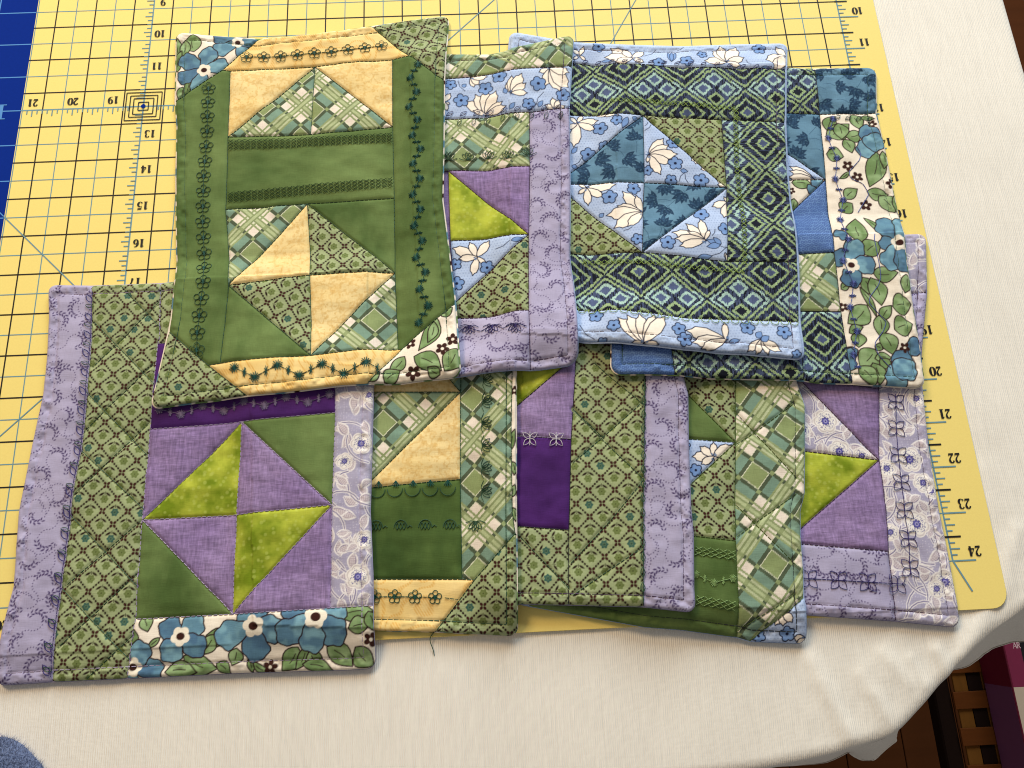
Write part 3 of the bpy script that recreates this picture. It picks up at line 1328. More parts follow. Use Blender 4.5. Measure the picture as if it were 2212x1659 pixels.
        brk = np.linalg.norm(np.diff(p, axis=0), axis=1) > 9
        for seg in np.split(p, np.nonzero(brk)[0] + 1):
            if len(seg) > 2:
                d += dashes(seg, *sp.get('topdash', (2.5, .5)))
        s.add_threads('topstitching', d, .34, sp.get('top', 'black'), .5, True)

    def stitch(s):
        for em in s.spec.get('emb', []):
            kind, path, n, R, tk = em[:5]
            o = em[5] if len(em) > 5 else {}
            P = np.array([s.at(p) for p in path])
            if kind == 'lattice':
                s.add_threads('lattice_stitching', cross_stitches(P, n, R[0], R[1]), .75, tk, o.get('w', .4), True)
                continue
            if kind == 'line':
                D = resample(P, max(2, int(plen(P) / 2)))
                s.add_threads('stitched_line', dashes(D, *o.get('dash', (2.4, .3))), .7, tk, o.get('w', .4))
                continue
            C = resample(P, n) if n > 1 else P.mean(0)[None]
            t = np.gradient(C, axis=0) if n > 1 else (P[-1] - P[0])[None]
            t /= np.linalg.norm(t, axis=1)[:, None] + 1e-9
            nr = np.stack([-t[:, 1], t[:, 0]], 1)
            if o.get('wave'):
                C = C + nr * (o['wave'] * np.array([(1, 0, -1, 0)[k % 4] for k in range(n)]))[:, None]
            for k in range(n):
                kd = kind if not o.get('alt') or k % 2 == 0 else o['alt']
                rr = R * (o.get('altR', 1.0) if k % 2 else 1.0)
                a = math.atan2(t[k, 1], t[k, 0]) + math.radians(o.get('rot', 0))
                lines = [rot(l, a) + C[k] for l in motif(kd, rr)]
                tk2 = tk
                s.add_threads(EMB_NAME[kd], lines, .72, tk2, o.get('w', (.42 if kd != 'burst' else .5)))
                if kd == 'flower5':
                    c = [rot(l, a) * .8 + C[k] for l in motif('sburst', R * .38)]
                    s.add_threads('flower_centre', c, .8, 'tealg', .6)
            if o.get('chain'):
                s.add_threads('chain_stitch', dashes(resample(C, max(8, n * 4)), 2.0, .3), .66, tk, .4)

# ------------------------------------------------------------------ the nine mats, bottom of the pile first; points are measured on the photograph
FLW = lambda *a: ('F',) + a
SPECS = []

SPECS.append(dict(  # lavender mat at the right
    label='lavender mat lowest at the right, purple four-petal stitching down its cream-flowered border', seed=11, z=4.0, seam='plum', top='plum', back='vine', lining='vine',
    pts={'TL': ('q', 1385, 520), 't0': (3, 1330, 1528), 'TR': (3, 1572, 1520), 'r1': (6, 1580, 240), 'r2': (6, 1555, 500), 'r3': (6, 1540, 700), 'r4': (6, 1550, 860), 'r5': (6, 1590, 1250), 'r6': (6, 1655, 1650), 'r7': (9, 1700, 200), 'BR': (9, 1790, 748),
         'b1': (9, 1375, 707), 'b2': (9, 780, 665), 'b3': (9, 730, 662), 'BL': ('q', 1390, 1300), 'x1': (6, 1330, 240), 'x2': (6, 1280, 700), 'y1': (6, 1275, 860), 'y2': (6, 1276, 1320), 'y3': (6, 1322, 1659), 'y4': (9, 1336, 252),
         'p0': (6, 745, 785), 'p1': (6, 745, 1258), 'p2': (6, 735, 1795), 'p3': (9, 730, 202)},
    outline='TL t0 TR r1 r2 r3 r4 r5 r6 r7 BR b1 b2 b3 BL', corners='TL TR BR BL',
    patches=[('pais', 't0 TR | TR r1 | r1 x1 | x1 t0', {'m': []}),
             ('vine', 'x1 r1 | r1 r2 r3 | r3 x2 | x2 x1'),
             ('pais', 'x2 r3 | r3 r4 r5 r6 r7 BR | BR b1 | b1 y4 y3 y2 y1 x2', {'m': [(('i', 745, 500), 7.2), (('i', 790, 940), 7.0), (('i', 612, 995), 4.6), (('i', 790, 85), 5.0), (('i', 890, 715), 4.4), (('i', 990, 1335), 6.8), (('i', 835, 660), 5.6), (('i', 590, 560), 5.2), (('i', 935, 1380), 4.8)]}),
             ('purp', 'p0 y1 | y1 y2 | y2 p0'),
             ('pais', 'p0 y2 | y2 p1 | p1 p0', {'m': [(('i', 172, 240), 7.0), (('i', 270, 445), 6.6), (('i', 425, 475), 5.2), (('i', 20, 300), 4.5)]}),
             ('lime', 'p1 y2 | y2 p2 | p2 p1'),
             ('purp', 'y2 y3 y4 | y4 p3 | p3 p2 | p2 y2'),
             ('vine', 'p3 y4 | y4 b1 | b1 b2 b3 | b3 p3')],
    emb=[('pet4', [('i', 648, 108), ('i', 655, 300), ('i', 668, 490), ('i', 685, 665), ('i', 705, 850), ('i', 730, 1045), ('i', 748, 1238)], 7, 5.1, 'purple', {'chain': 1, 'rot': 0, 'w': .34}),
         ('pet4', [('i', 55, 1310), ('i', 660, 1345)], 4, 5.1, 'purple', {'chain': 1, 'rot': 0, 'w': .34})]))

SPECS.append(dict(  # green mat with plaid border
    label='green mat with wide plaid right border and a water-lily corner at its lower right', seed=23, z=6.0, seam='moss', top='black', back='tulip', lining='green', quiltthread='moss',
    pts={'TL': ('q', 1130, 640), 'TR': ('h', 435, -90), 'r0': ('h', 440, -40), 'r1': ('h', 440, 40), 'r2': ('h', 490, 190), 'r3': ('h', 490, 480), 'r4': ('h', 486, 740), 'r5': ('h', 460, 850), 'r6': ('h', 462, 1000), 'r7': ('h', 478, 1200), 'r8': ('h', 484, 1385), 'BR': ('h', 502, 1680),
         'b1': (9, 430, 838), 'b2': (9, 345, 812), 'b3': (9, 0, 765), 'b4': (8, 1960, 745), 'b5': (8, 1225, 612), 'BL': (8, 1120, 590), 'c0': (6, 345, 690), 'c1': (6, 345, 1205), 'c2': (9, 345, 185),
         'e0': (6, -40, 690), 'e1': (6, -40, 815), 'e2': (6, -40, 1178), 'e3': (6, -40, 1565), 'e4': (9, -40, 140), 'e5': (8, 1300, 260), 'g1': (8, 1120, 440)},
    outline='TL TR r0 r1 r2 r3 r4 r5 r6 r7 r8 BR b1 b2 b3 b4 b5 BL g1', corners='TL TR BR BL',
    patches=[('geo', 'e0 c0 | c0 c1 | c1 e1 | e1 e0', {'a': (6, 240, 905)}), ('green', 'e1 c1 | c1 e2 | e2 e1'),
             ('tulip', 'e2 c1 | c1 e3 | e3 e2', {'m': [('T', (6, 200, 1300), [(6, 60, 1300), (6, 110, 1235), (6, 200, 1205), (6, 320, 1225), (6, 250, 1345), (6, 120, 1350)], .6), ('F', (6, 85, 1388), 3.6), ('F', (6, 15, 1230), 3)]}),
             ('geo', 'c1 c2 | c2 e4 | e4 e3 | e3 c1', {'a': (6, 290, 1420)}),
             ('green', 'g1 e5 e4 c2 | c2 b2 | b2 b3 b4 b5 | b5 g1'), ('tulip', 'g1 b5 | b5 BL | BL g1'),
             ('plaid', 'c0 r0 | r0 r1 r2 r3 r4 r5 r6 r7 r8 | r8 b1 | b1 b2 c2 c1 c0', {'a': ('h', 180, 625), 'r': 4}),
             ('tulip', 'r8 BR | BR b1 | b1 r8', {'m': [('T', (9, 650, 640), [(9, 560, 710), (9, 600, 735), (9, 650, 740), (9, 710, 715), (9, 700, 640)], .7), ('F', (9, 495, 805), 3.6), ('F', (9, 678, 790), 4.0), ('T', (9, 795, 820), [(9, 715, 815), (9, 740, 850)], .7)]})],
    quilt=[(('h', 60, 232), ('h', 440, 640)), (('h', 185, 350), ('h', 435, 165)), (('h', 62, 430), ('h', 185, 350)), (('h', 65, 812), ('h', 440, 1190)), (('h', 185, 920), ('h', 440, 740)), (('h', 65, 1010), ('h', 185, 920)), (('h', 70, 1600), ('h', 430, 1370))],
    emb=[('lattice', [(9, 75, 250), (9, 340, 282)], 2, (3.7, 2.4), 'sage'), ('lattice', [(9, 85, 570), (9, 340, 610)], 2, (3.7, 2.4), 'sage'),
         ('burst', [(9, 80, 425), (9, 320, 450)], 5, 2.0, 'sage', {'alt': 'sburst', 'wave': 1.6, 'chain': 1, 'w': .45})]))

SPECS.append(dict(  # purple and green mat in the middle
    label='mat with a violet square, crosshatched lattice cotton and a lavender right border', seed=37, z=9.0, seam='black', top='plum', back='vine', lining='geo', quiltthread='dkgreen',
    pts={'TL': ('q', 1060, 720), 'gt': (5, 1530, 500), 's0': (5, 1972, 530), 'TR': (6, -5, 560), 'r1': (6, 5, 790), 'r2': (6, 32, 900), 'r3': (6, 36, 1200), 'r4': (6, 52, 1640), 'r5': (9, 68, 150), 'r6': (9, 71, 500), 'BR': (9, 80, 652),
         'b1': (8, 1955, 614), 'b2': (8, 1470, 602), 'b3': (8, 1130, 597), 'BL': ('q', 1060, 1303), 's1': (5, 1956, 1659), 'g0': (5, 1522, 650), 'g1': (5, 1490, 1186), 'g2': (8, 1475, 115), 'd1': (5, 1080, 1163), 'd2': (5, 1080, 1022), 'd3': (5, 1080, 640), 'd4': (8, 1080, 90), 'd5': (8, 1080, 597)},
    outline='TL gt s0 TR r1 r2 r3 r4 r5 r6 BR b1 b2 b3 d5 BL', corners='TL TR BR BL',
    patches=[('vine', 's0 TR | TR r1 r2 r3 r4 r5 r6 BR | BR b1 | b1 s1 s0'),
             ('geo', 'gt s0 | s0 s1 b1 | b1 b2 | b2 g2 g1 g0 gt', {'a': (5, 1655, 875), 'r': -2}),
             ('purp', 'g0 g1 | g1 d1 | d1 d2 | d2 g0'), ('lime', 'g0 d2 | d2 d3 | d3 g0'), ('dark', 'd1 g1 | g1 g2 | g2 d4 | d4 d1'),
             ('geo', 'd4 g2 | g2 b2 | b2 b3 d5 | d5 d4', {'a': (8, 1230, 170), 'r': 90})],
    quilt=[((5, 1960, 940), (5, 1500, 1340)), ((5, 1500, 990), (5, 1960, 1450)), ((5, 1640, 690), (5, 1960, 965)), ((5, 1700, 1180), (5, 1500, 990)), ((8, 1740, 60), (8, 1490, 330)), ((8, 1950, 230), (8, 1500, 540)), ((8, 1140, 140), (8, 1480, 500)), ((5, 1960, 1450), (8, 1740, 60))],
    emb=[('leaf1', [(5, 1962, 880), (5, 1955, 1640), (8, 1955, 520)], 15, 2.7, 'dkgreen', {'rot': 150, 'w': .45}), ('line', [(5, 1964, 780), (5, 1955, 1640), (8, 1955, 600)], 0, 0, 'dkgreen'),
         ('bow', [(5, 1222, 1182), (5, 1392, 1186)], 2, 4.3, 'white', {'rot': 0, 'w': .38}), ('line', [(5, 1140, 1168), (5, 1480, 1184)], 0, 0, 'lilac')]))

SPECS.append(dict(  # green and yellow mat, lower middle
    label='green and yellow mat with tulips stitched down its plaid border and a lattice corner', seed=41, z=11.0, seam='dkgreen', top='dkgreen', back='floral', lining='green2',
    pts={'TL': ('q', 545, 770), 'TR': (5, 1135, 690), 'w0': (5, 1108, 692), 'r1': (5, 1135, 1000), 'r2': (5, 1135, 1659), 'r3': (8, 1137, 150), 'BR': (8, 1142, 806), 'w1': (5, 1100, 1150), 'w2': (5, 1108, 1659), 'w3': (8, 1126, 138), 'b1': (8, 610, 777), 'b2': (8, 215, 768), 'BL': ('q', 550, 1355),
         's0': (5, 778, 690), 's1': (5, 772, 880), 's2': (5, 770, 1446), 's3': (8, 782, 435), 's4': (8, 862, 440), 'y0': (5, 140, 880), 'u0': (5, 140, 725), 'u1': (5, 620, 705), 'y1': (5, 140, 1505), 'y3': (8, 140, 435), 'y4': (8, 140, 766)},
    outline='TL u0 u1 s0 w0 TR r1 r2 r3 BR b1 b2 y4 BL', corners='TL TR BR BL',
    patches=[('yel', 'u0 u1 | u1 s1 | s1 y0 | y0 u0'), ('plaid', 'u1 s0 | s0 s1 | s1 u1', {'a': (5, 855, 890)}),
             ('plaid', 'y0 s1 | s1 y1 | y1 y0', {'a': (5, 272, 1082)}), ('yel', 's1 s2 | s2 y1 | y1 s1'), ('green2', 'y1 s2 | s2 s3 | s3 y3 | y3 y1'),
             ('ypais', 'y3 s3 s4 | s4 b1 | b1 b2 y4 | y4 y3'), ('plaid', 's0 w0 | w0 w1 w2 w3 | w3 s4 s3 | s3 s2 s1 s0', {'a': (5, 848, 925)}),
             ('floral', 'w0 TR | TR r1 r2 r3 | r3 w3 | w3 w2 w1 w0', {'m': [('B', (5, 1122, 870), 2.6), ('L', (5, 1105, 1250), (5, 1125, 1120), 4), ('L', (5, 1110, 1330), (5, 1120, 1420), 4), ('L', (5, 1110, 1560), (5, 1125, 1480), 4), ('L', (8, 1110, -30), (8, 1130, 60), 4)]}),
             ('geo', 'w3 r3 BR | BR b1 | b1 s4 w3', {'a': (8, 920, 520), 'r': -3})],
    emb=[('tulip', [('s', 700, 90), ('s', 695, 205), ('s', 690, 340), ('s', 692, 470), ('s', 690, 600), ('s', 690, 745)], 6, 3.5, 'dkgreen', {'rot': 0, 'w': .32}),
         ('tulip', [('s', 650, 925), ('s', 655, 925)], 1, 3.4, 'dkgreen', {'rot': 180}),
         ('scallop', [('s', 70, 735), ('s', 487, 722)], 5, 4.2, 'dkgreen'), ('fan', [('s', 78, 690), ('s', 487, 682)], 5, 3.2, 'tealg'),
         ('bell', [('s', 62, 965), ('s', 500, 958)], 4, 3.6, 'dkgreen'),
         ('flower5', [('s', 52, 1372), ('s', 150, 1370), ('s', 278, 1372), ('s', 412, 1375)], 4, 3.6, 'dkgreen', {'chain': 1}), ('line', [('s', 470, 1378), ('s', 550, 1388)], 0, 0, 'dkgreen')]))

SPECS.append(dict(  # lavender edged mat, lower left
    label='large lavender-edged mat at the lower left with lime and purple pinwheel and big blue flowers', seed=53, z=9.0, seam='lilac', top='lilac', back='vine', lining='purp', seamdash=(1.9, .9), topdash=(2.2, .8), quiltthread='dkgreen',
    pts={'TL': (4, 318, 192), 't1': (4, 600, 196), 't2': (4, 1045, 180), 't3': (4, 1150, 168), 't4': ('q', 560, 602), 'TR': ('q', 803, 582), 'r00': ('q', 803, 712), 'r0': (5, 210, 840), 'r1': (5, 200, 1200), 'r2': (5, 188, 1659), 'r3': (8, 205, 400), 'r4': (8, 208, 606), 'BR': (8, 224, 1012),
         'b1': (8, 0, 1024), 'b2': (7, 1600, 1041), 'b3': (7, 830, 1078), 'b4': (7, 345, 1100), 'BL': (7, -25, 1124), 'l1': (7, 20, 760), 'l2': (7, 95, 480), 'l3': (7, 128, 0), 'l4': (4, 220, 1200), 'l5': (4, 285, 900), 'l6': (4, 310, 660), 'l7': (4, 322, 400),
         'a1': (4, 587, 560), 'a2': (4, 560, 900), 'a3': (4, 525, 1240), 'a4': (7, 455, -10), 'a5': (7, 400, 430), 'g0': (4, 1032, 520), 'g1': (4, 1020, 565), 'g2': (4, 970, 1120), 'g3': (7, 918, 50), 'g4': (7, 875, 695),
         'z1': ('q', 560, 724), 'dk0': (4, 2172, 470), 'dk1': (4, 2172, 1012), 'tm': (4, 1565, 1072), 'rm': (4, 2150, 1612), 'br': (7, 2140, 622), 'bm': (7, 1505, 662), 'ctr': (7, 1530, 18)},
    outline='TL t1 t2 t3 t4 TR r00 r0 r1 r2 r3 r4 BR b1 b2 b3 b4 BL l1 l2 l3 l4 l5 l6 l7', corners='TL TR BR BL',
    patches=[('vine', 'TL t1 | t1 a1 a2 a3 a4 a5 b4 | b4 BL | BL l1 l2 l3 l4 l5 l6 l7 TL', {'r': 0}),
             ('geo', 't1 t2 | t2 g0 g1 g2 g3 g4 b3 | b3 b4 | b4 a5 a4 a3 a2 a1 t1', {'a': (4, 725, 845), 'r': -4}),
             ('geo', 't2 t3 t4 | t4 z1 | z1 g1 | g1 g0 t2', {'a': (4, 1100, 300), 'r': -90}),
             ('dark', 'g1 z1 dk0 | dk0 dk1 | dk1 tm g2 | g2 g1'),
             ('purp', 'g2 tm | tm g3 | g3 g2'), ('lime', 'tm ctr | ctr g3 | g3 tm'), ('purp', 'tm rm | rm ctr | ctr tm'), ('green', 'tm dk1 | dk1 rm | rm tm'),
             ('lime', 'ctr rm | rm bm | bm ctr'), ('purp', 'rm br | br bm | bm rm'), ('purp', 'g3 ctr | ctr bm | bm g3'), ('green', 'g3 bm | bm g4 | g4 g3'),
             ('pais', 'dk0 r00 | r00 r0 r1 r2 r3 r4 | r4 br | br rm dk1 dk0', {'m': [((5, 130, 1215), 6.0), ((8, 108, 420), 6.4), ((5, 20, 1330), 4.5), ((8, 150, 180), 5.0), ((5, 180, 900), 4.6)]}),
             ('floral', 'g4 bm br r4 | r4 BR | BR b1 b2 b3 | b3 g4', {'m': [
                 ('L', ('f', 130, 110), ('f', 180, 238), 7), ('L', ('f', 30, 350), ('f', 60, 220), 8), ('L', ('f', 285, 290), ('f', 175, 385), 3.4, 0), ('L', ('f', 690, 270), ('f', 830, 350), 11), ('L', ('f', 760, 260), ('f', 640, 440), 8), ('L', ('f', 490, 450), ('f', 790, 560), 11, -.1), ('L', ('f', 780, 510), ('f', 900, 610), 6, .1),
                 ('L', ('f', 330, 590), ('f', 612, 592), 9), ('L', ('f', 960, 380), ('f', 920, 530), 8), ('L', ('f', 1060, 470), ('f', 1090, 600), 4), ('L', ('f', 1100, 500), ('f', 1250, 580), 4, -.15), ('L', ('f', 1490, 370), ('f', 1350, 580), 11), ('L', ('f', 1560, 370), ('f', 1470, 570), 6), ('L', ('f', 1590, 400), ('f', 1700, 560), 9, -.1), ('L', ('f', 1530, 520), ('f', 1800, 590), 7),
                 ('L', ('f', 1740, 370), ('f', 1965, 540), 11), ('L', ('f', 1860, 100), ('f', 2150, 60), 10), ('L', ('f', 1930, 210), ('f', 2120, 170), 9), ('L', ('f', 1990, 370), ('f', 2150, 540), 11, -.1), ('L', ('f', 2100, 60), ('f', 2150, 230), 8),
                 ('F', ('f', 43, 548), [(('f', 220, 565), 5.4), (('f', 105, 425), 6.2), (('f', 20, 640), 4)], 4.6),
                 ('F', ('f', 465, 278), [(('f', 375, 212), 6.0), (('f', 575, 188), 6.0), (('f', 388, 400), 6.2), (('f', 595, 362), 6.0)], 4.7),
                 ('F', ('f', 1100, 187), [(('f', 1090, 60), 8.5), (('f', 1250, 215), 7.0), (('f', 890, 265), 7.2), (('f', 1122, 375), 7.0)], 5.3),
                 ('F', ('f', 1640, 107), [(('f', 1470, 50), 7.5), (('f', 1790, 45), 7.5), (('f', 1410, 240), 7.0), (('f', 1790, 235), 7.6), (('f', 1610, 310), 6.6)], 5.6),
                 ('B', ('f', 1250, 545), 3.6), ('B', ('f', 2125, 305), 3.6)]})],
    quilt=[((4, 610, 430), (4, 1000, 830)), ((4, 560, 880), (4, 950, 1290)), ((4, 505, 1240), (4, 930, 1640)), ((7, 450, 20), (7, 890, 480)), ((7, 400, 500), (7, 840, 960)), ((4, 1030, 300), (4, 600, 720)), ((4, 990, 700), (4, 550, 1130)), ((4, 960, 1080), (4, 490, 1540)), ((7, 910, 60), (7, 420, 480)), ((7, 890, 400), (7, 370, 880)), ((4, 1035, 460), (4, 780, 190)), ((7, 860, 800), (7, 560, 1080))],
    emb=[('leaf1', [(4, 596, 300), (4, 585, 560), (4, 560, 900), (4, 525, 1240), (7, 455, -10), (7, 400, 430), (7, 320, 1060)], 19, 3.6, 'purple', {'rot': 180, 'w': .5}), ('leaf1', [(4, 602, 330), (4, 590, 560), (4, 566, 900), (4, 530, 1240), (7, 460, -10), (7, 405, 430), (7, 335, 1030)], 18, 2.6, 'dkgreen', {'rot': 215, 'w': .4}),
         ('line', [(4, 600, 230), (4, 587, 560), (4, 560, 900), (4, 525, 1240), (7, 455, -10), (7, 400, 430), (7, 330, 1070)], 0, 0, 'purple'),
         ('burst', [('g', 75, 605), ('g', 1715, 455)], 17, 2.6, 'grey', {'alt': 'sburst', 'wave': 1.9, 'chain': 1, 'w': .5, 'altR': 1.0})]))

DF = [('L', (3, 940, 850), (3, 985, 750), 9), ('L', (3, 930, 880), (3, 1080, 800), 12, -.1), ('L', ('d', 150, 520), ('d', 250, 690), 9), ('L', ('d', 250, 560), ('d', 400, 570), 4), ('L', ('d', 250, 730), ('d', 70, 760), 9, .15), ('L', ('d', 60, 800), ('d', 150, 950), 8, .1), ('L', (3, 930, 1000), (3, 1040, 1020), 11), ('L', ('d', 420, 930), ('d', 340, 1320), 13, .06), ('L', ('d', 480, 930), ('d', 500, 1120), 6),
      ('L', ('d', 120, 1150), ('d', 10, 1230), 3), ('L', ('d', 70, 1450), ('d', 205, 1345), 8), ('L', ('d', 40, 1600), ('d', 150, 1500), 10), ('L', ('d', 310, 1370), ('d', 550, 1400), 9, -.1), ('L', ('d', 440, 1420), ('d', 620, 1600), 11), ('L', ('d', 620, 1400), ('d', 660, 1620), 8), ('L', ('d', 0, 620), ('d', 40, 800), 10),
      ('L', ('e', 240, 0), ('e', 420, 180), 4.5, .12), ('L', ('e', 215, 240), ('e', 160, 10), 13), ('L', ('e', 245, 350), ('e', 400, 240), 12), ('L', ('e', 330, 520), ('e', 570, 525), 10, -.1), ('L', ('e', 230, 570), ('e', 330, 740), 9), ('L', ('e', 310, 570), ('e', 415, 840), 11, .1), ('L', ('e', 205, 660), ('e', 370, 950), 4, .06), ('L', ('e', 280, 830), ('e', 95, 1010), 13, .1), ('L', ('e', 520, 850), ('e', 700, 830), 14), ('L', ('e', 420, 980), ('e', 510, 840), 7), ('L', ('e', 540, 1070), ('e', 710, 1020), 13), ('L', ('e', 390, 930), ('e', 410, 1140), 9), ('L', ('e', 420, 1100), ('e', 540, 1310), 11),
      ('L', ('e', 110, 1100), ('e', 245, 1040), 6), ('L', ('e', 180, 1090), ('e', 200, 1240), 9), ('L', ('e', 350, 1260), ('e', 210, 1420), 14), ('L', ('e', 350, 1230), ('e', 430, 1260), 5), ('L', ('e', 350, 1350), ('e', 520, 1340), 6), ('L', ('e', 400, 1350), ('e', 500, 1460), 7), ('L', ('e', 330, 1390), ('e', 410, 1600), 9, .08), ('L', ('e', 200, 1420), ('e', 370, 1610), 10), ('L', ('e', 650, 540), ('e', 640, 720), 8), ('L', ('e', 30, 680), ('e', 110, 640), 5),
      ('F', ('d', 250, 800), [(('d', 340, 740), 7.0), (('d', 300, 910), 6.0), (('d', 400, 830), 6.6)], 0),
      ('F', ('e', 120, 455), [(('e', 30, 380), 6), (('e', 150, 295), 6.2), (('e', 255, 450), 6.2), (('e', 125, 575), 6.2)], 4.6),
      ('F', ('e', 590, 235), [(('e', 480, 95), 8.0), (('e', 470, 250), 5.2), (('e', 510, 400), 7.0), (('e', 640, 420), 6.5), (('e', 600, 60), 5)], 4.8),
      ('F', ('e', 510, 1390), [(('e', 630, 1340), 5.6), (('e', 560, 1560), 6.4), (('e', 640, 1450), 7.2)], 0),
      ('F', ('e', 120, 1230), [(('e', 130, 1285), 3.6), (('e', 120, 1400), 3.6)], 0), ('F', ('e', 720, 1130), [(('e', 740, 1240), 5)], 0), ('F', ('e', 5, 180), [(('e', 20, 160), 4)], 0),
      ('B', ('d', 105, 1090), 3.6), ('B', ('d', 208, 1210), 3.6), ('B', ('d', 578, 1290), 3.6), ('B', ('d', 300, 1520), 3.6), ('B', ('d', 375, 625), 2.8), ('B', ('e', 643, 1242), 3.0), ('B', ('e', 50, 850), 2.8)]
SPECS.append(dict(  # teal and floral mat, upper right
    label='mat at the far upper right with a teal corner and a tall white floral border', seed=61, z=10.0, peek=.7, seam='black', top='dkgreen', back='floral', lining='teal', rc=6.0,
    pts={'TL': ('q', 1330, 150), 'tq': ('q', 1640, 149), 't1': (3, 665, 447), 't2': (3, 850, 452), 'TR': (3, 1248, 446), 'r1': (3, 1250, 738), 'r2': (3, 1310, 1000), 'r3': (3, 1400, 1420), 'r4': (6, 1440, -5), 'r5': (6, 1480, 300), 'r6': (6, 1530, 600), 'BR': (6, 1565, 858),
         'b1': (6, 1093, 828), 'b2': (6, 780, 808), 'b3': (6, 0, 774), 'b4': (5, 2160, 771), 'BL': (5, 1748, 770), 'L1': (5, 1752, 570), 'L2': (5, 2140, 575), 'k2': (6, 770, 600), 'k1': (6, 755, 355),
         'f0': (3, 890, 738), 'f1': (3, 928, 1160), 'f2': (3, 985, 1632), 'f3': (6, 1028, 357), 'h1': (3, 590, 726), 'h2': (3, 590, 930), 'h3': (3, 590, 1172), 'h4': (3, 590, 1478), 'h5': (3, 590, 1648), 'h6': (6, 590, 353)},
    outline='TL tq t1 t2 TR r1 r2 r3 r4 r5 r6 BR b1 b2 b3 b4 BL L1', corners='TL TR BR BL',
    patches=[('ikat', 'tq t1 t2 | t2 f0 | f0 h1 | h1 tq', {'a': (3, 400, 850)}), ('teal', 't2 TR | TR r1 | r1 f0 | f0 t2'),
             ('floral', 'f0 r1 | r1 r2 r3 r4 r5 r6 BR | BR b1 | b1 f3 f2 f1 f0', {'m': DF}),
             ('teal', 'h1 f0 | f0 f1 | f1 h2 | h2 h1'), ('tulip', 'h2 f1 | f1 h3 | h3 h2', {'m': [('T', (3, 850, 1160), [(3, 690, 1080), (3, 690, 1110), (3, 680, 1150)], .4)]}),
             ('floral', 'h3 f1 | f1 h4 | h4 h3', {'m': [('L', (3, 705, 1185), (3, 840, 1205), 9), ('L', (3, 720, 1290), (3, 700, 1370), 6), ('F', (3, 915, 1165), [((3, 840, 1225), 3.5), ((3, 860, 1185), 3)], 0), ('B', (3, 700, 1240), 2.5)]}),
             ('blued', 'f1 f2 | f2 h5 | h5 h4 | h4 f1'), ('plaid', 'h5 f2 | f2 f3 | f3 h6 | h6 h5', {'a': (6, 828, 350), 'r': 3}),
             ('ikat', 'k1 f3 | f3 b1 | b1 b2 | b2 k2 k1', {'a': (6, 1150, 720)}), ('ikat', 'L2 k2 | k2 b2 | b2 b3 b4 | b4 L2', {'a': (6, 250, 690)}), ('blued', 'L1 L2 | L2 b4 | b4 BL | BL L1')],
    emb=[('burst', [(3, 955, 770), (3, 960, 950), (3, 1000, 1130), (3, 1030, 1400), (6, 1050, 20), (6, 1100, 260), (6, 1110, 480), (6, 1130, 720)], 24, 2.3, 'blue', {'alt': 'sburst', 'wave': 1.7, 'chain': 1, 'w': .45}),
         ('line', [('d', 200, 880), ('d', 245, 950), ('d', 235, 1020), ('d', 110, 1160), ('d', 140, 1230), ('d', 270, 1290), ('d', 330, 1400), ('d', 290, 1470), ('d', 210, 1600)], 0, 0, 'blue', {'dash': (4, .2), 'w': .4}),
         ('line', [('e', 350, 150), ('e', 340, 200), ('e', 410, 560), ('e', 390, 640), ('e', 300, 760), ('e', 300, 820), ('e', 460, 1000), ('e', 430, 1090), ('e', 345, 1200), ('e', 380, 1310), ('e', 500, 1440)], 0, 0, 'blue', {'dash': (4, .2), 'w': .4}),
         ('leaf1', [(3, 1020, 750), (3, 1230, 755)], 4, 2.6, 'dkgreen', {'rot': 180, 'w': .4})]))

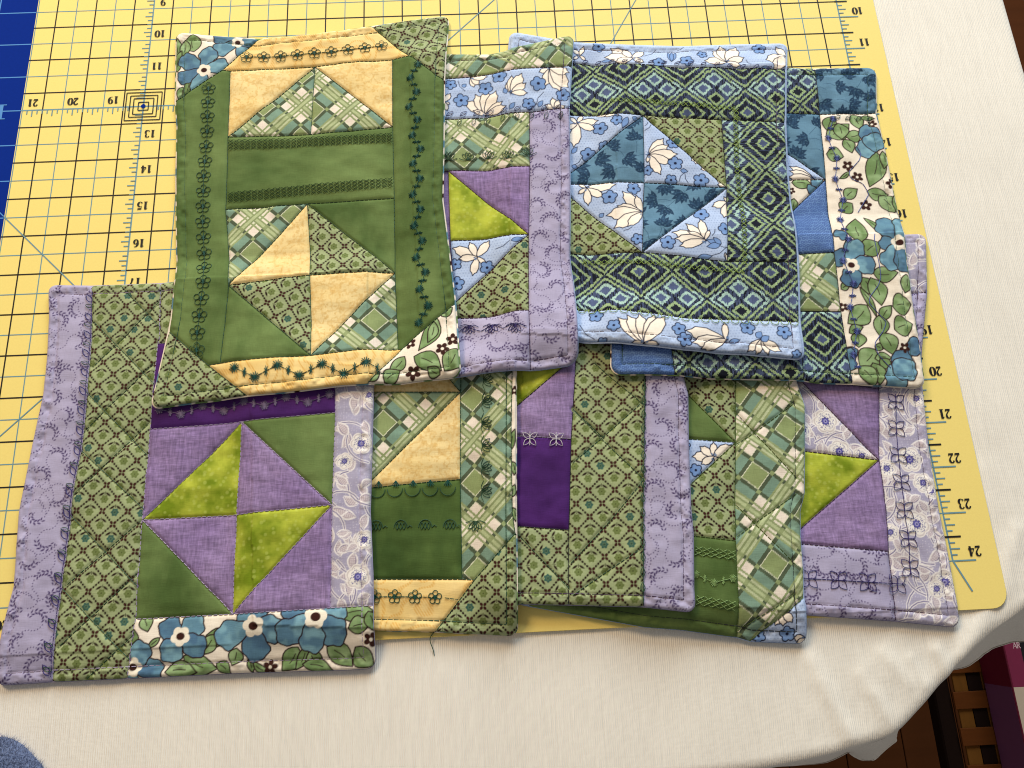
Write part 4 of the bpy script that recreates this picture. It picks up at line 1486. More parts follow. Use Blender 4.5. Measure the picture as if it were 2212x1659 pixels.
SPECS.append(dict(  # ikat and water lily mat
    label='black and green ikat mat with water-lily bands along its top and bottom edges', seed=71, z=14.0, peek=1.1, seam='black', top='plum', back='tulip', lining='ikat',
    pts={'TL': (2, 1100, 215), 't1': (2, 1500, 284), 't2': (2, 1850, 300), 't3': (2, 2212, 310), 't4': (3, 300, 300), 'TR': (3, 674, 291), 'r1': (3, 664, 455), 'r2': (3, 660, 798), 'r3': (3, 672, 1100), 'r4': (3, 692, 1320), 'r5': (6, 742, 44), 'r6': (6, 753, 432), 'BR': (6, 778, 672),
         'b1': (6, 400, 632), 'b2': (6, 0, 600), 'b3': (5, 1900, 567), 'b4': (5, 1530, 549), 'BL': (5, 1150, 541), 'L1': (2, 1085, 395), 'L2': (2, 1080, 733), 's1a': (2, 1500, 407), 's1b': (2, 2212, 437),
         'a0': ('p', -150, 15), 'tm': ('p', 808, 32), 'a2': ('p', 1665, 82), 'lm': ('p', -140, 778), 'ctr': ('p', 822, 767), 'rm': ('p', 1724, 820), 'bl': ('p', -150, 1528), 'bm': ('p', 800, 1527), 'br': ('p', 1726, 1626), 'L4': ('q', 1097, 540), 'L3': (5, 1120, 345), 's3a': (5, 2212, 397), 's3b': (6, 400, 412), 's3c': (5, 1525, 347)},
    outline='TL t1 t2 t3 t4 TR r1 r2 r3 r4 r5 r6 BR b1 b2 b3 b4 BL L3 L4 L2 L1', corners='TL TR BR BL',
    patches=[('tulip', 'TL t1 t2 t3 t4 TR | TR r1 | r1 s1b s1a L1 | L1 TL', {'m': [
        ('T', ('c', 110, 100), [('c', 40, 30), ('c', 150, 10), ('c', 170, 150), ('c', 40, 140)]), ('T', ('c', 640, 130), [('c', 420, 30), ('c', 360, 120), ('c', 540, 40), ('c', 760, 60), ('c', 760, 170), ('c', 470, 170)], .6), ('T', ('c', 1600, 170), [('c', 1370, 160), ('c', 1450, 60), ('c', 1520, 15), ('c', 1610, 90), ('c', 1690, 20), ('c', 1770, 130), ('c', 1740, 200)], .62), ('T', ('c', 2200, 110), [('c', 2090, 20), ('c', 1990, 150), ('c', 2080, 230)], .7),
        ('F', ('c', 910, 170), 4.2), ('F', ('c', 1190, 160), 4.6), ('F', ('c', 1345, 100), 3.4), ('F', ('c', 1920, 45), 4.6), ('F', ('c', 300, 12), 4.2), ('V', ('c', 1040, 160), ('c', 1000, 70), 3), ('V', ('c', 1040, 160), ('c', 1080, 70), 3), ('V', ('c', 1040, 160), ('c', 1040, 60), 2.6), ('S', ('c', 760, 110), ('c', 880, 40)), ('S', ('c', 1790, 150), ('c', 1840, 190)), ('V', ('c', 330, 160), ('c', 440, 150), 2.4), ('V', ('c', 1950, 220), ('c', 2050, 225), 2.4), ('S', ('c', 880, 60), ('c', 960, 60)), ('S', ('c', 1100, 50), ('c', 1160, 20))]}),
        ('ikat', 'L1 s1a s1b r1 | r1 r2 | r2 a2 tm a0 L2 | L2 L1', {'a': ('c', 872, 445), 'r': -2}),
        ('tulip', 'a0 tm | tm lm | lm a0', {'m': [('T', ('p', 90, 130), [('p', 10, 50), ('p', 150, 30), ('p', 320, 100), ('p', 290, 205), ('p', 50, 395), ('p', -30, 200)], .5), ('T', ('p', 520, 15), [('p', 260, 30), ('p', 380, 60), ('p', 540, 40)], .4), ('F', ('p', 338, 195), 4.6), ('F', ('p', 520, 98), 3.8), ('F', ('p', 208, 470), 4.8), ('F', ('p', 380, 375), 3.4), ('V', ('p', 640, 60), ('p', 580, 180), 4), ('V', ('p', 690, 60), ('p', 760, 90), 3), ('V', ('p', 30, 460), ('p', 90, 390), 3), ('S', ('p', 60, 580), ('p', 140, 500)), ('V', ('p', 30, 590), ('p', 100, 610), 3), ('S', ('p', 500, 260), ('p', 620, 170))]}),
        ('teal', 'tm ctr | ctr lm | lm tm'),
        ('tulip', 'tm rm | rm ctr | ctr tm', {'m': [('T', ('p', 870, 480), [('p', 1030, 290), ('p', 1085, 365), ('p', 1185, 460), ('p', 1115, 560), ('p', 1000, 690), ('p', 850, 560)], .5), ('F', ('p', 1158, 563), 4.7), ('F', ('p', 1440, 742), 4.9), ('F', ('p', 1112, 745), 3.8), ('F', ('p', 1130, 340), 4.0), ('F', ('p', 855, 640), 3.4), ('V', ('p', 1215, 640), ('p', 1295, 650), 3), ('S', ('p', 1260, 660), ('p', 1200, 760)), ('S', ('p', 1265, 680), ('p', 1300, 770)), ('T', ('p', 1420, 480), [('p', 1335, 530), ('p', 1380, 565), ('p', 1420, 560)], .7), ('T', ('p', 1540, 590), [('p', 1440, 620), ('p', 1490, 620), ('p', 1530, 640)], .7), ('T', ('p', 1720, 790), [('p', 1615, 720), ('p', 1620, 790)], .7), ('S', ('p', 830, 200), ('p', 900, 130)), ('S', ('p', 830, 150), ('p', 860, 110))]}),
        ('geo', 'tm a2 | a2 rm | rm tm', {'a': ('p', 1290, 200), 'r': -2}),
        ('teal', 'ctr rm | rm bm | bm ctr'),
        ('tulip', 'rm br | br bm | bm rm', {'m': [('T', ('p', 1480, 1400), [('p', 1120, 1310), ('p', 1270, 1220), ('p', 1430, 1165), ('p', 1290, 1310), ('p', 1530, 1290), ('p', 1150, 1385), ('p', 1200, 1470)], .42), ('T', ('p', 1740, 980), [('p', 1560, 1030), ('p', 1690, 1150), ('p', 1690, 920)], .6), ('F', ('p', 1075, 1425), 4.6), ('F', ('p', 1440, 1112), 4.8), ('F', ('p', 1705, 1272), 4.4), ('V', ('p', 1660, 1440), ('p', 1500, 1400), 4), ('V', ('p', 1650, 1450), ('p', 1500, 1470), 4), ('V', ('p', 1660, 1440), ('p', 1570, 1370), 3), ('S', ('p', 1640, 1460), ('p', 1730, 1470)), ('S', ('p', 1540, 1570), ('p', 1720, 1470)), ('S', ('p', 1560, 1350), ('p', 1590, 1280)), ('T', ('p', 1730, 1620), [('p', 1700, 1530), ('p', 1720, 1540)], .5), ('V', ('p', 1400, 1590), ('p', 1560, 1570), 4)]}),
        ('tulip', 'lm ctr | ctr bm | bm lm', {'m': [('T', ('p', 190, 840), [('p', 100, 790), ('p', 350, 790), ('p', 515, 785), ('p', 375, 935), ('p', 210, 1030), ('p', 100, 900)], .5), ('T', ('p', 800, 1090), [('p', 580, 870), ('p', 730, 910), ('p', 520, 1030), ('p', 405, 1135), ('p', 490, 1270), ('p', 640, 1250)], .5), ('F', ('p', 440, 935), 4.7), ('F', ('p', 705, 835), 4.2), ('F', ('p', 750, 1380), 3.8), ('S', ('p', 600, 1290), ('p', 690, 1250)), ('V', ('p', 330, 1150), ('p', 380, 1110), 3)]}),
        ('geo', 'lm bm | bm bl | bl lm', {'a': ('p', 225, 1375), 'r': -2}),
        ('ikath', 'a2 r2 | r2 r3 r4 r5 | r5 br | br rm a2', {'a': (3, 720, 1112), 'r': -3}),
        ('ikat', 'L4 bl bm br r5 | r5 r6 | r6 s3b s3a s3c L3 | L3 L4', {'a': (6, 370, 285), 'r': -3}),
        ('tulip', 'L3 s3c s3a s3b r6 | r6 BR | BR b1 b2 b3 b4 BL | BL L3', {'m': [('T', (5, 1965, 560), [(5, 1790, 400), (5, 1850, 380), (5, 1930, 370), (5, 2030, 375), (5, 2100, 385), (5, 1880, 560), (5, 2060, 570)], .45), ('T', (6, 280, 540), [(6, 20, 480), (6, 60, 560), (6, 120, 600), (6, 270, 430)], .45), ('T', (6, 510, 540), [(6, 420, 620), (6, 480, 640), (6, 560, 640), (6, 640, 620)], .5), ('F', (5, 1650, 392), 4.0), ('F', (5, 1765, 450), 3.8), ('F', (5, 2190, 470), 4), ('F', (6, 420, 465), 4.4), ('F', (6, 655, 495), 4.4), ('F', (6, 15, 540), 4.4), ('F', (6, 740, 640), 3), ('V', (6, 300, 560), (6, 370, 545), 3), ('V', (6, 480, 530), (6, 510, 490), 4), ('V', (6, 510, 550), (6, 560, 520), 4), ('S', (5, 1545, 450), (5, 1640, 540)), ('F', (5, 1690, 560), 3)]})],
    emb=[('lattice', [('c', 420, 560), ('c', 1100, 590), ('c', 1680, 640)], 1, (3.2, 3.4), 'lime'), ('lattice', [('c', 1690, 640), ('c', 1700, 740)], 1, (3.2, 3.4), 'lime'), ('lattice', [(3, 340, 760), (3, 350, 1100), (3, 390, 1400), (6, 400, 60)], 1, (3.2, 3.4), 'lime'), ('lattice', [(5, 1560, 40), (6, 0, 70), (6, 400, 100)], 1, (3.2, 3.0), 'lime'),
         ('leaf1', [('c', 60, 150), ('c', 2050, 215)], 16, 2.4, 'purple', {'rot': 180, 'w': .4}), ('scallop', [(5, 1560, 350), (5, 2212, 395), (6, 720, 428)], 22, 2.3, 'lime', {'w': .4})]))

SPECS.append(dict(  # plaid topped lavender mat
    label='narrow-looking mat topped by plaid and water-lily bands, lavender right border, purple and lime triangles', seed=83, z=17.0, seam='plum', top='plum', back='tulip', lining='purp', rc=7.0,
    pts={'TL': (2, 450, 395), 'tA': (2, 680, 358), 't1': (2, 1060, 338), 't2': (2, 1420, 250), 'TR': (2, 1506, 226), 'r1': (2, 1494, 440), 'r2': (2, 1477, 705), 'r3': (2, 1484, 1200), 'r4': (5, 1480, 10), 'r5': (5, 1507, 200), 'r6': (5, 1527, 400), 'BR': (5, 1533, 704),
         'b1': (5, 1225, 743), 'b2': (5, 740, 787), 'BL': (5, 500, 800), 's4l': (5, 500, 420), 's3l': (2, 450, 1120), 's2l': (2, 440, 790), 's1l': (2, 440, 530), 's1b': (2, 680, 507), 's2b': (2, 680, 768), 'v1': (2, 1220, 722), 'ta': (2, 692, 1103), 'v2': (2, 1222, 1072), 'v3': (2, 1215, 1514), 'v4': (5, 1215, 347),
         'lb': (2, 706, 1558), 'td': (5, 738, 298), 's4a': (5, 738, 399)},
    outline='TL tA t1 t2 TR r1 r2 r3 r4 r5 r6 BR b1 b2 BL s4l s3l s2l s1l', corners='TL TR BR BL',
    patches=[('plaid', 'TL tA t1 t2 TR | TR r1 | r1 s1b s1l | s1l TL', {'a': ('b', 425, 318), 'r': 6}),
             ('tulip', 's1l s1b r1 | r1 r2 | r2 v1 s2b s2l | s2l s1l', {'m': [('T', ('b', 410, 690), [('b', 215, 560), ('b', 310, 500), ('b', 405, 470), ('b', 505, 475), ('b', 565, 570), ('b', 600, 610), ('b', 290, 650)], .5), ('T', ('b', 650, 490), [('b', 600, 400), ('b', 650, 330), ('b', 745, 310), ('b', 785, 400), ('b', 800, 490)], .55), ('T', ('b', 270, 340), [('b', 300, 435), ('b', 350, 415), ('b', 425, 345)], .6), ('T', ('b', 1010, 260), [('b', 905, 300), ('b', 965, 425), ('b', 1105, 470), ('b', 1180, 440), ('b', 1190, 300)], .6), ('T', ('b', 20, 570), [('b', 80, 490), ('b', 75, 590), ('b', 50, 650)], .6), ('T', ('b', 1060, 640), [('b', 960, 600), ('b', 1030, 530), ('b', 1090, 550), ('b', 1150, 600)], .6),
                 ('F', ('b', 80, 405), 4.0), ('F', ('b', 180, 555), 5.0), ('F', ('b', 535, 340), 4.8), ('F', ('b', 408, 455), 4.8), ('F', ('b', 900, 405), 5.2), ('F', ('b', 1130, 505), 4.6), ('F', ('b', 810, 590), 4.3), ('V', ('b', 190, 430), ('b', 225, 400), 3), ('S', ('b', 150, 370), ('b', 215, 470)), ('S', ('b', 950, 480), ('b', 880, 600)), ('V', ('b', 600, 500), ('b', 580, 450), 3), ('V', ('b', 630, 640), ('b', 680, 580), 3), ('V', ('b', 900, 620), ('b', 940, 560), 3)]}),
             ('plaid', 's2l s2b v1 | v1 v2 | v2 ta s3l | s3l s2l', {'a': ('b', 512, 735), 'r': 4}),
             ('purp', 'ta v2 | v2 v3 | v3 ta'), ('lime', 'ta v3 | v3 lb | lb ta'),
             ('tulip', 'lb v3 | v3 td | td lb', {'m': [('T', (2, 880, 1670), [(2, 720, 1610), (2, 830, 1570), (2, 960, 1560), (5, 850, 130), (5, 940, 60), (5, 760, 20)], .5), ('F', (5, 740, 55), 3.8), ('F', (5, 748, 180), 4.6), ('F', (5, 945, 78), 4.4), ('V', (2, 1100, 1560), (2, 1180, 1540), 3), ('S', (2, 1000, 1620), (2, 1090, 1560))]}),
             ('geo', 'v3 v4 | v4 s4a | s4a td | td v3', {'a': (5, 1130, 130), 'r': 2}),
             ('vine', 's4l s4a v4 | v4 b1 | b1 b2 BL | BL s4l'), ('vine', 'v1 r2 | r2 r3 r4 r5 r6 BR | BR b1 | b1 v4 v3 v2 v1')],
    emb=[('leaf1', [('b', 40, 700), ('b', 820, 655), ('b', 1180, 635)], 10, 2.9, 'purple', {'rot': 0, 'w': .34}), ('leaf1', [('b', 40, 735), ('b', 1120, 665)], 9, 2.9, 'dkgreen', {'rot': 215, 'w': .34}),
         ('tulip', [('b', 60, 1115), ('b', 210, 1118), ('b', 418, 1100), ('b', 625, 1092), ('b', 800, 1070)], 5, 3.5, 'dkgreen', {'w': .32}),
         ('tulip', [(5, 830, 450), (5, 985, 448), (5, 1130, 440)], 3, 3.4, 'purple', {'rot': 180, 'w': .36}), ('line', [(5, 745, 498), (5, 810, 455), (5, 905, 490), (5, 985, 440), (5, 1045, 470), (5, 1125, 430), (5, 1205, 455)], 0, 0, 'purple')]))

SPECS.append(dict(  # green and yellow mat on top of the pile
    label='mossy green mat topmost of the pile with yellow bands, flower-chain stitching and four triangle corners', seed=97, z=20.0, peek=.8, seam='dkgreen', top='dkgreen', back='floral', lining='green',
    pts={'TL': (1, 1148, 218), 't1': (1, 1380, 240), 't2': (1, 1680, 260), 't3': (1, 2000, 232), 't4': (2, 0, 205), 't5': (2, 200, 177), 't6': (2, 430, 143), 'TR': (2, 692, 110), 'r1': (2, 665, 525), 'r2': (2, 662, 900), 'r3': (2, 654, 1300), 'r4': (5, 698, -10), 'r5': (5, 737, 310), 'BR': (5, 770, 780),
         'b1': (5, 170, 828), 'b2': (5, 0, 838), 'b3': (4, 1900, 878), 'b4': (4, 1600, 906), 'b5': (4, 1300, 946), 'BL': (4, 982, 988), 'l1': (4, 1040, 740), 'l2': (4, 1097, 492), 'l25': (4, 1115, 400), 'l3': (4, 1142, 150), 'l4': (1, 1150, 1640), 'l5': (1, 1145, 1150), 'l6': (1, 1152, 820), 'l7': (1, 1140, 662),
         'fa': (1, 1440, 450), 'fb': (2, 440, 357), 'm1': (2, 0, 405), 'm0': (1, 1490, 457), 'm2': (2, 330, 383), 'pk': (1, 2040, 430), 'n1': (1, 1475, 885), 'n2': (1, 1460, 1355), 'n3': (4, 1478, 186), 'n4': (4, 1425, 692), 'g2': (4, 1345, 705), 'q1': (5, 365, 604), 'g5': (5, 392, 600), 'q2': (5, 347, 106), 'q3': (2, 342, 1278), 'q4': (2, 332, 816),
         'vb': (1, 2012, 868), 'tm': (1, 1990, 1317), 'ctr': (4, 2006, 120), 'bm': (4, 2012, 641)},
    outline='TL t1 t2 t3 t4 t5 t6 TR r1 r2 r3 r4 r5 BR b1 b2 b3 b4 b5 BL l1 l2 l25 l3 l4 l5 l6 l7', corners='TL TR BR BL',
    patches=[('floral', 'TL t1 t2 | t2 fa l7 | l7 TL', {'m': [('L', (1, 1180, 400), (1, 1150, 250), 9), ('L', (1, 1260, 340), (1, 1250, 222), 13), ('L', (1, 1200, 260), (1, 1180, 380), 7), ('L', (1, 1180, 560), (1, 1160, 650), 7), ('L', (1, 1230, 520), (1, 1190, 620), 6), ('L', (1, 1150, 470), (1, 1180, 330), 6),
        ('F', (1, 1540, 275), [((1, 1440, 250), 5.6), ((1, 1430, 330), 5.4), ((1, 1580, 330), 5.2), ((1, 1640, 270), 5)], 3.8), ('F', (1, 1325, 460), [((1, 1220, 400), 6.0), ((1, 1355, 365), 6.0), ((1, 1430, 430), 5.4), ((1, 1205, 500), 5.4), ((1, 1290, 560), 6)], 4.3)]}),
        ('ypais', 't2 t3 t4 t5 | t5 fb | fb m2 m1 pk m0 fa | fa t2'), ('geo', 't5 t6 TR | TR r1 | r1 fb t5', {'a': (2, 465, 200), 'r': 20}),
        ('green', 'l7 fa m0 | m0 n1 n2 n3 n4 | n4 g2 l2 | l2 l25 l3 l4 l5 l6 l7'),
        ('green', 'm2 fb r1 | r1 r2 r3 r4 r5 | r5 g5 q1 | q1 q2 q3 q4 m2'),
        ('ypais', 'g2 n4 bm q1 g5 | g5 b1 | b1 b2 b3 b4 | b4 g2'), ('geo', 'l2 g2 b4 | b4 b5 BL | BL l1 l2', {'a': ('g', 395, 235), 'r': -6}),
        ('floral', 'r5 BR | BR b1 | b1 g5 r5', {'m': [('L', (5, 610, 380), (5, 500, 612), 10, .1), ('L', (5, 600, 420), (5, 560, 560), 6), ('L', (5, 650, 390), (5, 720, 330), 7), ('L', (5, 470, 650), (5, 650, 745), 12), ('L', (5, 410, 650), (5, 310, 750), 8), ('L', (5, 280, 820), (5, 380, 740), 9), ('L', (5, 750, 600), (5, 670, 750), 13), ('L', (5, 180, 810), (5, 250, 750), 6), ('L', (5, 640, 770), (5, 560, 720), 7), ('B', (5, 655, 602), 3.8), ('B', (5, 465, 757), 4.2), ('B', (5, 445, 565), 3.4), ('B', (5, 722, 540), 3.8)]}),
        ('yel', 'm0 pk | pk n1 | n1 m0'), ('plaid', 'pk vb | vb n1 | n1 pk', {'a': (1, 1945, 890), 'r': 0}), ('plaid', 'pk q4 | q4 vb | vb pk', {'a': (2, 60, 500), 'r': 0}), ('yel', 'pk m1 m2 | m2 q4 | q4 pk'),
        ('green', 'n1 vb q4 | q4 q3 | q3 tm n2 | n2 n1', {'r': 90}),
        ('plaid', 'n2 tm | tm n3 | n3 n2', {'a': (1, 1640, 1640), 'r': 2}), ('yel', 'tm ctr | ctr n3 | n3 tm', {'r': 90}), ('geo', 'tm q2 | q2 ctr | ctr tm', {'a': (4, 2145, 60), 'r': 90}), ('green', 'tm q3 | q3 q2 | q2 tm'),
        ('yel', 'ctr q2 | q2 bm | bm ctr', {'r': 90}), ('plaid', 'q2 q1 | q1 bm | bm q2', {'a': (5, 218, 420), 'r': 3}), ('geo', 'n3 ctr | ctr bm | bm n3', {'a': (4, 1807, 320), 'r': 75}), ('green', 'n3 bm | bm n4 | n4 n3')],
    emb=[('flower5', [(1, 1355, 580), (1, 1345, 860), (1, 1320, 1130), (1, 1315, 1420), (1, 1320, 1610), (4, 1318, 170), (4, 1280, 480), (4, 1275, 610)], 18, 4.6, 'dkgreen', {'chain': 1, 'rot': 90, 'w': .34}),
         ('flower5', [(1, 1600, 375), (1, 1730, 372), (1, 1850, 368), (1, 1950, 358), (1, 2040, 350), (1, 2140, 340), (2, 45, 325), (2, 155, 312), (2, 262, 302)], 9, 4.2, 'dkgreen', {'chain': 1, 'w': .34}),
         ('burst', [('g', 790, 220), ('g', 2180, 170)], 14, 3.0, 'tealg', {'alt': 'sburst', 'wave': 3.2, 'chain': 1}),
         ('burst', [(2, 475, 420), (2, 460, 700), (2, 490, 940), (2, 485, 1300), (2, 505, 1650), (5, 520, 100), (5, 540, 300), (5, 525, 430)], 35, 2.7, 'tealg', {'alt': 'sburst', 'wave': 2.2, 'chain': 1}),
         ('lattice', [(1, 1480, 945), (1, 2010, 920), (2, 330, 890)], 3, (3.5, 2.3), 'dkgreen', {'w': .22}), ('lattice', [(1, 1475, 1280), (1, 2000, 1230), (2, 335, 1180)], 3, (3.5, 2.3), 'dkgreen', {'w': .22})]))

# ------------------------------------------------------------------ floor, table, tablecloth
fl_m = plain_mat('dark_wood_floor', (74, 38, 14), 0.6, 0.08, 0.25, (3, 40, 1), 0.1)
FZ = -744.0
nb = 0
floor_root = bpy.data.objects.new('floor', None)
floor_root.location = (0, 0, 0)
floor_root['kind'] = 'structure'
scene.collection.objects.link(floor_root)


def box(x0, x1, y0, y1, z0, z1, bev=0.0):
    if bev <= 0:
        V = np.array([[x, y, z] for z in (z0, z1) for y in (y0, y1) for x in (x0, x1)], float)
        F = np.array([[0, 2, 3, 1], [4, 5, 7, 6], [0, 1, 5, 4], [2, 6, 7, 3], [0, 4, 6, 2], [1, 3, 7, 5]])
        return V, F
    b = bev
    lay = []
    for z, k in ((z0, b), (z0 + b, 0), (z1 - b, 0), (z1 - b * .3, b * .3), (z1, b)):
        lay.append([[x0 + k, y0 + k, z], [x1 - k, y0 + k, z], [x1 - k, y1 - k, z], [x0 + k, y1 - k, z]])
    V = np.array(lay, float).reshape(-1, 3)
    F = [[3, 2, 1, 0]]
    for l in range(4):
        for k in range(4):
            F.append([l * 4 + k, l * 4 + (k + 1) % 4, l * 4 + 4 + (k + 1) % 4, l * 4 + 4 + k])
    F.append([16, 17, 18, 19])
    return V, np.array(F)


FO = -OFF
for ix in range(26):
    w = 82
    x0 = -1250 + ix * w
    for iy in range(2):
        y0 = -2000 + iy * 1500 + (ix % 3) * 160
        V, F = box(x0 + .6, x0 + w - .6, y0 + .6, y0 + 1499 if iy == 0 else 900, FZ - 14, FZ - .02 * (ix % 4), 1.2)
        mesh_obj('floorboard', V, F, fl_m, floor_root, FO, smooth=False)
V, F = box(-1260, 890, -2010, 910, FZ - 30, FZ - 15)
mesh_obj('subfloor', V, F, fl_m, floor_root, FO, smooth=False)

# outline of the tabletop, clockwise from the far right; the near right corner is widely rounded
TE = np.array([[117.7, 140], [117.7, -480], [116, -530], [108, -568], [92, -597], [66, -620], [33, -638.5], [12.8, -649], [-12, -667], [-33, -685], [-45, -694], [-61, -698], [-90, -703.8], [-140, -709], [-300, -713], [-1010, -716], [-1010, 140]], float)


def chaikin_open(P, n=2):
    for _ in range(n):
        A = P[:-1] * .75 + P[1:] * .25
        B = P[:-1] * .25 + P[1:] * .75
        P = np.vstack([P[:1], np.stack([A, B], 1).reshape(-1, P.shape[1]), P[-1:]])
    return P


curve = chaikin_open(TE[:16])
t_leg = plain_mat('table_wood', (96, 60, 34), 0.5, 0.3, 0.2, (30, 30, 3))
table = thing('table', 'wooden table hidden under the cream tablecloth', 'table', (-450, -290, FZ))
torg = np.array([-450, -290, FZ])
ring = np.vstack([curve, TE[16:]])
c0 = ring.mean(0)
ringi = c0 + (ring - c0) * .992
n = len(ringi)
V = np.vstack([np.column_stack([ringi, np.full(n, -5.0)]), np.column_stack([ringi, np.full(n, -28.0)]), [[c0[0], c0[1], -5.0]], [[c0[0], c0[1], -28.0]]])
i = np.arange(n)
j = (i + 1) % n
mesh_obj('tabletop', V, [np.stack([i, i + n, j + n, j], 1), np.stack([np.full(n, 2 * n), i, j], 1), np.stack([np.full(n, 2 * n + 1), j + n, i + n], 1)], t_leg, table, torg, smooth=False)
for lx, ly in ((-960, 90), (40, 90), (-960, -660), (-90, -600)):
    V, F = box(lx - 28, lx + 28, ly - 28, ly + 28, FZ, -28.5, 4)
    mesh_obj('leg', V, F, t_leg, table, torg, smooth=False)

m, nt, b = new_mat('ribbed_cream_cloth')
ribs = stretched_noise(nt, (1050, 45, 1050), 2.5, .6)
weft = stretched_noise(nt, (110, 620, 300), 2, .5)
cloth_tone = stretched_noise(nt, (26, 14, 14), 3, .5)
tcw = nd(nt, 'ShaderNodeTexCoord')
wv = nd(nt, 'ShaderNodeTexWave', wave_type='BANDS', bands_direction='X')
wv.inputs['Scale'].default_value = 290
wv.inputs['Distortion'].default_value = 3.0
wv.inputs['Detail'].default_value = 2.0
wv.inputs['Detail Scale'].default_value = .35
nt.links.new(tcw.outputs['Object'], wv.inputs['Vector'])
hsum = mathn(nt, 'ADD', mathn(nt, 'ADD', ribs, mathn(nt, 'MULTIPLY', weft, .16)), mathn(nt, 'MULTIPLY', wv.outputs['Fac'], .55))
bp = nd(nt, 'ShaderNodeBump')
bp.inputs['Strength'].default_value = .5
bp.inputs['Distance'].default_value = .0008
nt.links.new(hsum, bp.inputs['Height'])
nt.links.new(bp.outputs[0], b.inputs['Normal'])
k = mathn(nt, 'MULTIPLY_ADD', ribs, .14, .93)
k2 = mathn(nt, 'MULTIPLY_ADD', cloth_tone, .10, .95)  # broad random tone in the cloth colour, without relief
mx = nd(nt, 'ShaderNodeVectorMath', operation='SCALE')
mx.inputs[0].default_value = tuple(lin(239, 233, 223))
nt.links.new(mathn(nt, 'MULTIPLY', k, k2), mx.inputs['Scale'])
nt.links.new(mx.outputs[0], b.inputs['Base Color'])
b.inputs['Roughness'].default_value = .85
b.inputs['Specular IOR Level'].default_value = .15
cloth_m = m


def pz(p, z):
    return np.append(on_plane(p, z), z)


TC_Z = -MAT_T
# cloth lying on the table
tc_c = np.array([-446.0, -288.0])
bnd = np.vstack([resample(curve, 900), resample(np.array([[-1010, -716], [-1010, 140]]), 60)[1:], resample(np.array([[-1010, 140], [117.7, 140]]), 80)[1:-1]])
fr = np.concatenate([np.linspace(.002, .94, 230), np.linspace(.94, 1, 34)[1:]])
nb = len(bnd)
V = np.concatenate([tc_c + (bnd - tc_c) * f for f in fr])
i = np.arange(nb)
j = (i + 1) % nb
F = np.concatenate([np.stack([k_ * nb + i, k_ * nb + j, (k_ + 1) * nb + j, (k_ + 1) * nb + i], 1) for k_ in range(len(fr) - 1)])
e = seg_dist(V, curve[:-1], curve[1:])
z = np.full(len(V), TC_Z, float)
k = np.clip(1 - e / 7.0, 0, 1)
z -= 4.0 * (1 - np.sqrt(np.clip(1 - k ** 2, 0, 1)))
wr = 0
for (a, c, amp, wd) in [(('r', 1120, 600), ('r', 1240, 820), 1.5, 4.5), (('r', 640, 620), ('r', 870, 900), .8, 4), (('r', 0, 700), ('r', 330, 1380), 1.0, 4.5), (('r', 430, 820), ('r', 640, 1160), .6, 4), (('r', 880, 680), ('r', 1010, 900), .7, 3.5), (('r', 560, 1000), ('r', 760, 1360), .6, 4), (('r', 1560, 250), ('r', 1360, 640), 1.1, 5), ((9, 2080, 500), (9, 2170, 120), .9, 5), (('r', 60, 900), ('r', 300, 1300), .5, 5),
                         ((3, 1700, 1300), (3, 1900, 1600), .3, 9), ((8, 700, 1100), (8, 760, 1659), .35, 10), ((7, 900, 1250), (7, 700, 1659), .3, 10)]:
    A, C = on_plane(a, TC_Z), on_plane(c, TC_Z)
    d = seg_dist(V, A[None], C[None])
    wr = wr + amp * np.exp(-(d / wd) ** 2)
cornery = np.clip(1 - np.hypot(V[:, 0] - 20, V[:, 1] + 670) / 170, 0, 1)
un_mat = ((V[:, 0] < 24) & (V[:, 1] > -634))
z = z + np.where(un_mat, 0, np.minimum(wr + (fbm(V[:, 0], V[:, 1], 22, 5, 3) - .5) * 2.2 * cornery + (fbm(V[:, 0], V[:, 1], 40, 9, 2) - .5) * .5, 1.8))
z = np.where(un_mat, np.minimum(z, TC_Z), z)
V3 = np.column_stack([V, z])
cloth = thing('tablecloth', 'ribbed cream tablecloth hanging over the rounded table corner', 'tablecloth', (-300, -400, TC_Z))
corg = np.array([-300, -400, TC_Z])
mesh_obj('cloth_top', V3, fix_winding(V3, F), cloth_m, cloth, corg)
# what hangs over the edge: table edge -> hem, hem points measured where they show
pairs = [((117.7, 140), (119.5, 140, -60)), ((117.7, -300), (119.5, -300, -60)), ((117.7, -480), (122, -482, -50)), ((108, -568), (120, -578, -45)), ((80, -609), (96, -628, -40)), ((33, -638.5), ('r', 1906, 520, -34)), (('r', 1800, 330), ('r', 1790, 522, -34)), (('r', 1700, 395), ('r', 1695, 552, -32)), (('r', 1600, 450), ('r', 1600, 585, -30)), (('r', 1480, 580), ('r', 1500, 660, -28)),
         (('r', 1400, 670), ('r', 1395, 745, -27)), (('r', 1250, 830), 'v'), (('r', 1100, 1000), 'v'), (('r', 950, 1190), 'v'), (('r', 860, 1290), 'v'), (('r', 775, 1375), ('r', 772, 1396, -36)), (('r', 690, 1400), ('r', 600, 1530, -46)), (('r', 600, 1425), ('r', 545, 1592, -52)), (('r', 500, 1450), ('r', 445, 1588, -52)), (('r', 420, 1470), ('r', 372, 1550, -44)),
         (('r', 330, 1500), ('r', 322, 1506, -40)), (('r', 200, 1540), ('r', 180, 1585, -36)), (('r', 90, 1580), ('r', 90, 1612, -36)), (('r', 0, 1612), ('r', 0, 1626, -36)), ((-140, -709), (-140, -712, -45)), ((-300, -713), (-300, -715.5, -60)), ((-1010, -716), (-1010, -718.5, -60))]
top = np.array([(np.append(on_plane(a, TC_Z), 0) if isinstance(a[0], str) else np.array([*a, 0]))[:2] for a, _ in pairs])
